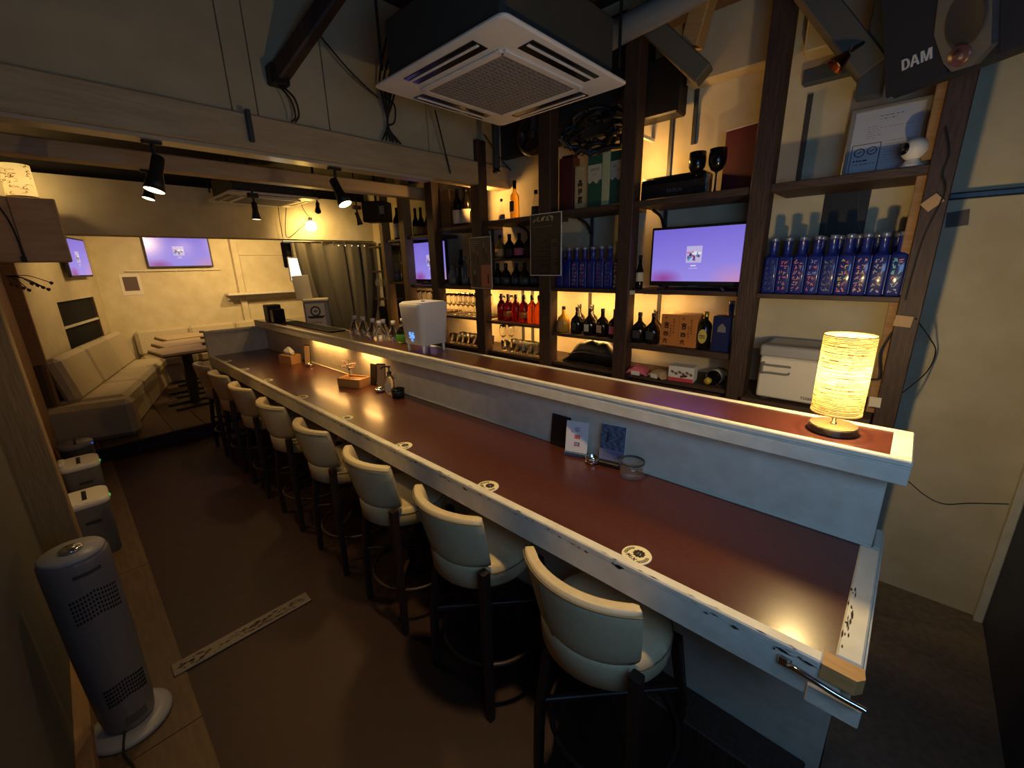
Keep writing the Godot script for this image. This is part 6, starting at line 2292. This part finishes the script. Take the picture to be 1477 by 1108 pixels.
# ------------------------------------------------------------------ right side
func right_things() -> void:
	# large karaoke speaker with a moulded horn
	var n := Vector3(-0.62, -0.30, 0.78).normalized()
	var x := Vector3.UP.cross(n).normalized()
	var up := n.cross(x)
	var t := thing("wall_speaker", "large dark navy karaoke speaker with white lettering hanging at the upper right", "speaker", Vector3(0.075, 2.66, -2.17))
	t.basis = Basis(x, up, n)
	var navy := mat(rgb8(12, 19, 34), 0.7)
	var s := sb()
	b2(s, Vector3(-0.42, -0.17, -0.28), Vector3(0.42, 0.19, 0.0), 0.02)
	put(t, "cabinet", s, navy)
	s = sb()
	b2(s, Vector3(-0.41, -0.16, 0.0), Vector3(-0.19, 0.18, 0.014), 0.008)
	b2(s, Vector3(-0.045, -0.16, 0.0), Vector3(0.41, 0.18, 0.014), 0.008)
	put(t, "grille", s, mat(rgb8(14, 22, 40), 0.9))
	s = sb()
	prism(s, pv([-0.185, -0.12, -0.16, -0.155, -0.10, -0.16, -0.05, -0.12, -0.05, 0.18, -0.14, 0.18, -0.20, 0.08, -0.215, -0.02]), 0.0, 0.03)
	var horn := put(t, "horn_plate", s, mat(rgb8(84, 83, 84), 0.4))
	s = sb()
	lathe(s, pv([0.062, 0.0, 0.058, 0.005, 0.05, 0.001, 0.0, 0.0005]), 24, Transform3D(Basis(Vector3.RIGHT, PI / 2).scaled(Vector3(1, 1.35, 1)), Vector3(-0.12, -0.02, 0.031)))
	put(horn, "horn_mouth", s, mat(rgb8(40, 40, 42), 0.6))
	s = sb()
	lathe(s, pv([0.034, 0.0, 0.03, 0.008, 0.018, 0.004, 0.014, 0.012, 0.0, 0.016]), 20, Transform3D(Basis(Vector3.RIGHT, PI / 2), Vector3(-0.135, -0.115, 0.031)))
	put(horn, "tweeter", s, mat(rgb8(90, 60, 56), 0.3))
	text(t, "lettering", "DAM", 0.05, 0.003, mat(rgb8(170, 176, 186), 0.4), Transform3D(Basis(), Vector3(-0.285, -0.07, 0.0155)))
	s = sb()
	tube(s, [Vector3(0.0, 0.19, -0.14), Vector3(0.0, 0.9, -0.2)], 0.018, 8)
	put(t, "hanging_bracket", s, M.dark)
	# copper ceiling spot, switched off
	t = thing("copper_spot", "small copper reflector lamp on the brace left of the speaker", "lamp", Vector3(-0.40, 2.70, -2.50), 0.3)
	s = sb()
	lathe(s, pv([0.0, 0.03, 0.016, 0.028, 0.02, 0.015, 0.036, -0.02, 0.039, -0.03, 0.035, -0.028, 0.014, 0.012, 0.0, 0.014]), 20, Transform3D(Basis(Vector3.BACK, -0.8), V0))
	put(t, "reflector", s, M.copper)
	s = sb()
	tube(s, [Vector3(0.03, 0.03, 0), Vector3(0.075, 0.06, -0.03), Vector3(0.09, 0.07, -0.05)], 0.008)
	put(t, "arm", s, M.dark)
	# notes and tape on the right post and wall
	for q in [[Vector3(-0.015, 2.112, -2.652), 0.75, 0.06, 0.045, M.kraft, "tilted tan note pinned on the right-hand post"], [Vector3(-0.02, 1.605, -2.652), -0.08, 0.062, 0.05, M.kraft, "pale tan note low on the right-hand post beside the lamp"], [Vector3(0.085, 2.06, -3.042), 0.1, 0.075, 0.07, mat(rgb8(96, 88, 82), 0.7), "grey brown patch of tape on the wall under the dark rail"], [Vector3(-0.055, 1.205, -2.652), 0.03, 0.045, 0.05, M.label, "small white socket plate low on the right-hand post"]]:
		t = thing("paper_note", q[5], "note", q[0])
		t.rotation.z = q[1]
		s = sb()
		b2(s, Vector3(-q[2] / 2, -q[3] / 2, -0.001), Vector3(q[2] / 2, q[3] / 2, 0.0015))
		put(t, "sheet", s, q[4])
	# loose cable loop on the end wall
	s = sb()
	tube(s, curve([Vector3(0.02, 1.62, -2.652), Vector3(0.09, 1.50, -2.90), Vector3(0.125, 1.42, -3.0), Vector3(0.11, 1.32, -2.97), Vector3(0.035, 1.27, -2.655)]), 0.003)
	tag(put(self, "loose_cable", s, M.cable), "thin dark cable looping from the right-hand post across the wall", "cable")
	s = sb()
	tube(s, curve([Vector3(-0.03, 2.40, -2.652), Vector3(0.0, 2.30, -2.65), Vector3(-0.005, 2.22, -2.65), Vector3(0.015, 2.14, -2.65), Vector3(-0.02, 1.95, -2.652), Vector3(-0.03, 1.7, -2.653)]), 0.0035)
	tag(put(self, "loose_cable", s, M.cable), "dark camera cable running down the right-hand post", "cable")
	s = sb()
	tube(s, curve([Vector3(-0.10, 1.13, -2.62), Vector3(-0.095, 1.30, -2.65), Vector3(-0.06, 1.33, -2.655), Vector3(-0.075, 1.45, -2.655), Vector3(-0.05, 1.55, -2.655)]), 0.005)
	tag(put(self, "loose_cable", s, M.cable), "black cable tangled behind the table lamp", "cable")
	s = sb()
	tube(s, curve([Vector3(0.06, 0.74, -3.046), Vector3(0.156, 0.675, -3.046), Vector3(0.23, 0.621, -3.046), Vector3(0.305, 0.60, -3.046), Vector3(0.398, 0.642, -3.046), Vector3(0.521, 0.687, -3.046)]), 0.0025, 5)
	tag(put(self, "loose_cable", s, M.cable), "thin dark cable running low along the wall right of the ledge", "cable")
	# unseen screen, out of view, placed to light this end of the bar
	t = thing("unseen_blue_screen", "unseen lit screen out of view, casting blue light on the bar end", "television", Vector3(0.42, 1.95, -0.30), atan2(-0.61, -0.75))
	s = sb()
	b2(s, Vector3(-0.48, -0.28, -0.05), Vector3(0.48, 0.28, 0.0), 0.008)
	put(t, "housing", s, M.dark)
	s = sb()
	print_quad(s, Vector3(0, 0, 0.001), Vector3(0.46, 0, 0), Vector3(0, 0.26, 0))
	put(t, "display", s, glow(BLUE, 0.6))
	s = sb()
	tube(s, [Vector3(0, 0.25, -0.03), Vector3(0, 1.65, -0.03)], 0.02, 8)
	put(t, "ceiling_rod", s, M.dark)


# ------------------------------------------------------------------ things hung from the ceiling, clutter far behind the bar
func hanging_things() -> void:
	spot_lamp(Vector3(-2.93, 2.535, -0.50), Vector3(-2.75, 1.0, -0.02), "black track spot under the main beam at the left, lit and tilted", E_TRACK * 0.36, 44, 0.13)
	spot_lamp(Vector3(-2.93, 2.535, -1.44), Vector3(-2.2, 1.0, -1.72), "black track spot under the main beam at the right, over the bar ledge", E_TRACK, 44, 0.13)
	spot_lamp(Vector3(-3.86, 2.555, -0.60), Vector3(-3.7, 1.0, -0.10), "small lit track spot on the second beam behind the left one", E_TRACK * 0.6, 44, 0.10)
	spot_lamp(Vector3(-4.2, 2.50, -1.32), Vector3(-4.2, 1.0, -1.3), "small lit track spot in front of the far air conditioner", E_TRACK * 0.6, 44, 0.10)
	spot_lamp(Vector3(-4.75, 2.62, -2.10), Vector3(-5.3, 2.2, -2.3), "small lit track spot aimed at the cream soffit", E_TRACK * 0.5, 60, 0.09)
	spot_lamp(Vector3(-4.4, 2.50, -2.35), Vector3(-4.4, 1.5, -2.6), "unlit black track spot near the black shelf speaker", 0.0, 44, 0.09)
	spot_lamp(Vector3(-1.0, 3.58, -0.92), Vector3(-1.05, 0.9, -1.05), "unseen ceiling spot high over the near stools", E_NEAR, 32, 0.13)  # out of view, placed to light the stool tops from above
	spot_lamp(Vector3(-7.5, 2.60, -1.92), Vector3(-9.2, 1.2, -2.1), "tiny lit ceiling spot seen just under the soffit edge", E_FAR * 0.3, 50, 0.12)
	# string of tiny lights on the curtain rod
	var fl := thing("string_lights", "short string of tiny lit bulbs along the curtain rod", "lights", Vector3(-5.27, 2.19, -2.60))
	var fc := sb()
	tube(fc, curve([Vector3(0, 0.0, 0.10), Vector3(0, -0.02, 0.0), Vector3(0, -0.01, -0.12), Vector3(0, -0.03, -0.30)]), 0.002, 5)
	put(fl, "wire", fc, M.cable)
	for i in 5:
		fc = sb()
		lathe(fc, pv([0.0, -0.008, 0.007, -0.003, 0.007, 0.003, 0.0, 0.008]), 8, Transform3D(Basis(), Vector3(0.004, -0.022, 0.08 - i * 0.085)))
		put(fl, "bulb", fc, glow(Color(1.0, 0.93, 0.75), 1.2))
	spot_lamp(Vector3(-1.7, 3.58, 0.22), Vector3(-2.7, 0.9, -1.35), "unseen ceiling spot high over the left wall, aimed at the bar front", E_TRACK * 0.8, 24, 0.13)  # out of view, placed to warm the ledge front and stool backs
	# rods that carry the far spots
	for q in [[Vector3(-4.2, 2.51, -1.32), Vector3(-4.2, 2.95, -1.32)], [Vector3(-4.4, 2.51, -2.35), Vector3(-4.4, 2.95, -2.35)], [Vector3(-4.75, 2.63, -2.10), Vector3(-4.75, 2.95, -2.10)]]:
		var c := sb()
		tube(c, [q[0], q[1]], 0.008)
		tag(put(self, "spot_rod", c, M.dark), "thin black rod carrying a track spot, %s" % ["beside the far air conditioner", "near the black shelf speaker", "before the cream soffit"][0 if q[0].z > -1.5 else (1 if q[0].z < -2.2 else 2)], "rod")
	# black cables: bundle down the boarded wall and strands at the beam end
	var s := sb()
	for i in 6:
		tube(s, curve([Vector3(-2.83 + 0.02 * (i % 3), 3.35, -1.86 - 0.05 * i), Vector3(-2.86, 3.12, -1.80 - 0.03 * i), Vector3(-2.84 + 0.015 * (i % 2), 2.98, -1.80 - 0.012 * i), Vector3(-2.86, 2.84, -1.83), Vector3(-2.87, 2.745, -1.78 - 0.03 * i)], 5), 0.006 + 0.001 * (i % 2), 5)
	tube(s, curve([Vector3(-2.84, 3.0, -1.83), Vector3(-2.80, 2.95, -1.86), Vector3(-2.82, 2.86, -1.86), Vector3(-2.86, 2.84, -1.83)]), 0.006, 5)
	tag(put(self, "cable_bundle", s, M.cable), "tangle of black cables hanging down the boarded wall by the air conditioner", "cable")
	s = sb()
	tube(s, curve([Vector3(-2.86, 3.3, -1.35), Vector3(-2.80, 3.08, -1.55), Vector3(-2.82, 2.98, -1.75)]), 0.005, 5)
	tube(s, curve([Vector3(-2.80, 3.02, -1.86), Vector3(-2.70, 3.10, -2.05), Vector3(-2.70, 3.2, -2.2)]), 0.005, 5)
	tag(put(self, "cable_bundle", s, M.cable), "loose black cables strung between the diagonal brace and the tangle", "cable")
	s = sb()
	tube(s, [Vector3(-2.80, 3.0, -2.2), Vector3(-2.845, 2.60, -2.35)], 0.006, 5)
	tube(s, curve([Vector3(-2.86, 2.95, -2.75), Vector3(-2.82, 2.78, -2.9), Vector3(-2.80, 2.70, -3.0)]), 0.005, 5)
	tag(put(self, "cable_bundle", s, M.cable), "two thin cables crossing the main beam near the shelf", "cable")
	var t := thing("strut_post", "slim grey metal post with a round foot at the end of the main beam", "post", Vector3(-2.60, 2.60, -2.62))
	s = sb()
	b2(s, Vector3(-0.022, 0.03, -0.022), Vector3(0.022, 1.0, 0.022), 0.004)
	put(t, "post", s, M.dgrey)
	s = sb()
	lathe(s, pv([0.0, 0.0, 0.03, 0.004, 0.034, 0.014, 0.02, 0.03, 0.0, 0.031]), 16)
	put(t, "foot", s, M.dark)
	# round fan and dark clutter over the fourth bay
	t = thing("wall_fan", "dark round wall fan above the fourth shelf bay", "fan", Vector3(-2.29, 2.83, -2.72))
	s = sb()
	lathe(s, pv([0.12, -0.03, 0.145, -0.02, 0.15, 0.02, 0.14, 0.04, 0.12, 0.045]), 32, Transform3D(Basis(Vector3.RIGHT, PI / 2), V0))
	put(t, "housing", s, mat(rgb8(54, 30, 26), 0.4))
	s = sb()
	lathe(s, pv([0.0, 0.05, 0.03, 0.048, 0.034, 0.03, 0.0, 0.03]), 20, Transform3D(Basis(Vector3.RIGHT, PI / 2), V0))
	put(t, "hub", s, M.chip)
	for k in 5:
		s = sb()
		box(s, Vector3(0.075, 0, 0), Vector3(0.10, 0.06, 0.006), 0.002, Transform3D(Basis(Vector3.BACK, TAU * k / 5), Vector3(0, 0, 0.02)) * Transform3D(Basis(Vector3.RIGHT, 0.5), V0))
		put(t, "blade", s, mat(rgb8(50, 30, 26), 0.5))
	t = thing("wreath", "dark tangled wreath of black twigs above the green boxes", "wreath", Vector3(-1.84, 2.79, -2.86))
	for i in 26:
		s = sb()
		var a := TAU * i / 26.0 * 2.0
		var r := 0.13 + 0.04 * sin(i * 1.7)
		var pts := []
		for j in 6:
			var b := a + j * 0.25
			pts.append(Vector3(cos(b) * (r + 0.02 * sin(j * 2.0 + i)) * 1.6, sin(b) * r * 0.8 + 0.015 * sin(j * 3.0 + i), 0.05 * sin(i * 2.3 + j)))
		tube(s, pts, 0.012 + 0.004 * (i % 3), 5)
		put(t, "twig", s, M.cable if i % 4 else M.dgrey)
	# black shelf speaker high at the far posts
	t = thing("black_speaker", "black box speaker mounted high on the far shelf post", "speaker", Vector3(-4.30, 2.46, -2.52), 0.6)
	s = sb()
	b2(s, Vector3(-0.13, -0.10, -0.10), Vector3(0.13, 0.10, 0.08), 0.01)
	put(t, "cabinet", s, M.dark)
	s = sb()
	b2(s, Vector3(-0.12, -0.09, 0.08), Vector3(0.06, 0.09, 0.09), 0.006)
	put(t, "grille", s, M.cable)
	s = sb()
	b2(s, Vector3(0.07, -0.03, 0.08), Vector3(0.12, 0.05, 0.095), 0.004)
	put(t, "badge", s, M.grey)
	s = sb()
	tube(s, [Vector3(0, 0.09, 0), Vector3(0, 0.48, 0)], 0.012)
	put(t, "bracket", s, M.dark)
	# clutter at the far end, behind the ledge
	t = thing("work_table", "dark work table behind the far end of the bar ledge", "table", Vector3(-5.15, 0, -2.15))
	s = sb()
	b2(s, Vector3(-0.13, 1.17, -0.18), Vector3(0.22, 1.20, 0.30), 0.004)
	put(t, "top", s, M.steel)
	s = sb()
	b2(s, Vector3(-0.12, 0.0, -0.17), Vector3(0.21, 1.17, 0.29), 0.004)
	put(t, "cabinet", s, M.dark)
	t = thing("beer_server", "grey box with a round emblem and ribbon behind the far end of the ledge", "box", Vector3(-5.13, 1.2005, -2.09), 1.1)
	s = sb()
	b2(s, Vector3(-0.13, 0, -0.11), Vector3(0.13, 0.34, 0.11), 0.012)
	put(t, "body", s, M.greyplastic)
	s = sb()
	b2(s, Vector3(-0.135, 0.335, -0.115), Vector3(0.135, 0.365, 0.115), 0.01)
	put(t, "lid", s, M.label)
	var im := Image.create(128, 160, false, Image.FORMAT_RGB8)
	im.fill(rgb8(206, 200, 184))
	for j in 24:
		var a := TAU * j / 24
		stroke(im, Vector2(64, 52) + Vector2(cos(a), sin(a)) * 30, Vector2(64, 52) + Vector2(cos(a + 0.3), sin(a + 0.3)) * 30, 10, rgb8(44, 40, 40))
	stroke(im, Vector2(58, 52), Vector2(70, 52), 16, rgb8(110, 104, 98))
	stroke(im, Vector2(22, 92), Vector2(106, 92), 16, rgb8(44, 40, 40))
	stroke(im, Vector2(10, 86), Vector2(24, 94), 10, rgb8(44, 40, 40))
	stroke(im, Vector2(118, 86), Vector2(104, 94), 10, rgb8(44, 40, 40))
	scribble(im, Rect2(30, 126, 70, 12), 11, 3, [rgb8(60, 56, 54)])
	s = sb()
	print_quad(s, Vector3(-0.01, 0.18, 0.1108), Vector3(0.10, 0, 0), Vector3(0, 0.135, 0))
	put(t, "emblem", s, printed(im))
	t = thing("paper_stack", "pale upright sheet standing on the emblem box", "paper", Vector3(-5.16, 1.566, -1.98), 1.2)
	s = sb()
	box(s, Vector3(0, 0.13, 0), Vector3(0.17, 0.27, 0.02), 0.003, Transform3D(Basis(Vector3.BACK, 0.06), V0))
	put(t, "sheet", s, M.label)
	s = sb()
	box(s, Vector3(0, 0.13, -0.014), Vector3(0.165, 0.26, 0.006), 0, Transform3D(Basis(Vector3.BACK, 0.06), V0))
	put(t, "backing", s, M.grey)
	# bright white panel beyond the curtain, made to glow of itself
	t = thing("glowing_panel", "bright white lit panel seen at the left edge of the curtain", "lamp", Vector3(-5.42, 1.90, -2.03), PI / 2)
	s = sb()
	b2(s, Vector3(-0.075, -0.14, -0.02), Vector3(0.075, 0.14, 0.0), 0.004)
	put(t, "housing", s, M.white)
	s = sb()
	tube(s, [Vector3(0, 0.13, -0.012), Vector3(0, 0.336, -0.012)], 0.006)
	put(t, "rod", s, M.steel)
	s = sb()
	print_quad(s, Vector3(0, 0, 0.001), Vector3(0.065, 0, 0), Vector3(0, 0.125, 0))
	put(t, "lit_panel", s, glow(Color(0.95, 0.93, 0.86), 1.6))
	area(Vector3(-5.412, 1.90, -2.03), Vector3(0, 1.9, -2.03), Vector2(0.12, 0.24), Color(0.95, 0.93, 0.86), 0.02)
	# dark rack between curtain and shelf
	t = thing("dark_rack", "dark narrow rack with hanging glasses between curtain and last shelf post", "rack", Vector3(-4.86, 0, -2.88))
	for e in [-1.0, 1.0]:
		s = sb()
		b2(s, Vector3(e * 0.2 - 0.02, 0, -0.14), Vector3(e * 0.2 + 0.02, 2.2, -0.10), 0.003)
		put(t, "upright", s, M.dark)
	s = sb()
	b2(s, Vector3(-0.36, 0, -0.165), Vector3(0.34, 2.2, -0.15), 0.003)
	put(t, "back_panel", s, M.dark)  # dark sheet added to stand in for the dark clutter here
	for yy in [0.6, 1.12, 1.52, 1.86, 2.15]:
		s = sb()
		b2(s, Vector3(-0.2, yy - 0.02, -0.15), Vector3(0.2, yy, 0.08), 0.003)
		put(t, "shelf_board", s, M.darkwood)
	t = thing("coffee_machine", "black coffee machine on the dark rack right of the curtain", "appliance", Vector3(-4.92, 1.1205, -2.88))
	s = sb()
	b2(s, Vector3(-0.10, 0, -0.10), Vector3(0.10, 0.30, 0.06), 0.015)
	put(t, "body", s, M.blackgloss)
	s = sb()
	b2(s, Vector3(-0.08, 0.0, 0.06), Vector3(0.08, 0.03, 0.11), 0.005)
	put(t, "drip_tray", s, M.dgrey)
	t = thing("plate", "pale plate lowest in the stack beside the coffee machine", "plate", Vector3(-4.74, 1.1205, -2.86), 0, "stacked plates on the dark rack")
	t.set_meta("stem", "plate")
	s = sb()
	lathe(s, pv([0.0, 0.0, 0.035, 0.0, 0.058, 0.012, 0.057, 0.014, 0.034, 0.004, 0.0, 0.004]), 20)
	put(t, "dish", s, M.label)
	for i in 7:
		copy(t, Vector3(-4.74, 1.1205 + 0.045 * 0 + 0.016 * (i + 1), -2.86), "pale plate in the stack beside the coffee machine, %s from the bottom" % ["second", "third", "fourth", "fifth", "sixth", "seventh", "top one and eighth"][i])
	t = thing("wine_glass", "upside-down stemmed glass, first from left, hanging on the dark rack", "glass", Vector3(-5.0, 1.839, -2.84), 0, "glasses hanging on the dark rack")
	t.set_meta("stem", "wine_glass")
	s = sb()
	lathe(s, pv([0.0, 0.0, 0.03, -0.001, 0.006, -0.008, 0.004, -0.07, 0.028, -0.10, 0.032, -0.13, 0.028, -0.17, 0.0265, -0.17, 0.030, -0.13, 0.0, -0.082]), 16)
	put(t, "glass", s, M.cabglass)
	for i in 4:
		copy(t, Vector3(-4.93 + i * 0.07, 1.839, -2.84), "upside-down stemmed glass, %s from left, hanging on the dark rack" % ["second", "third", "fourth", "fifth"][i])
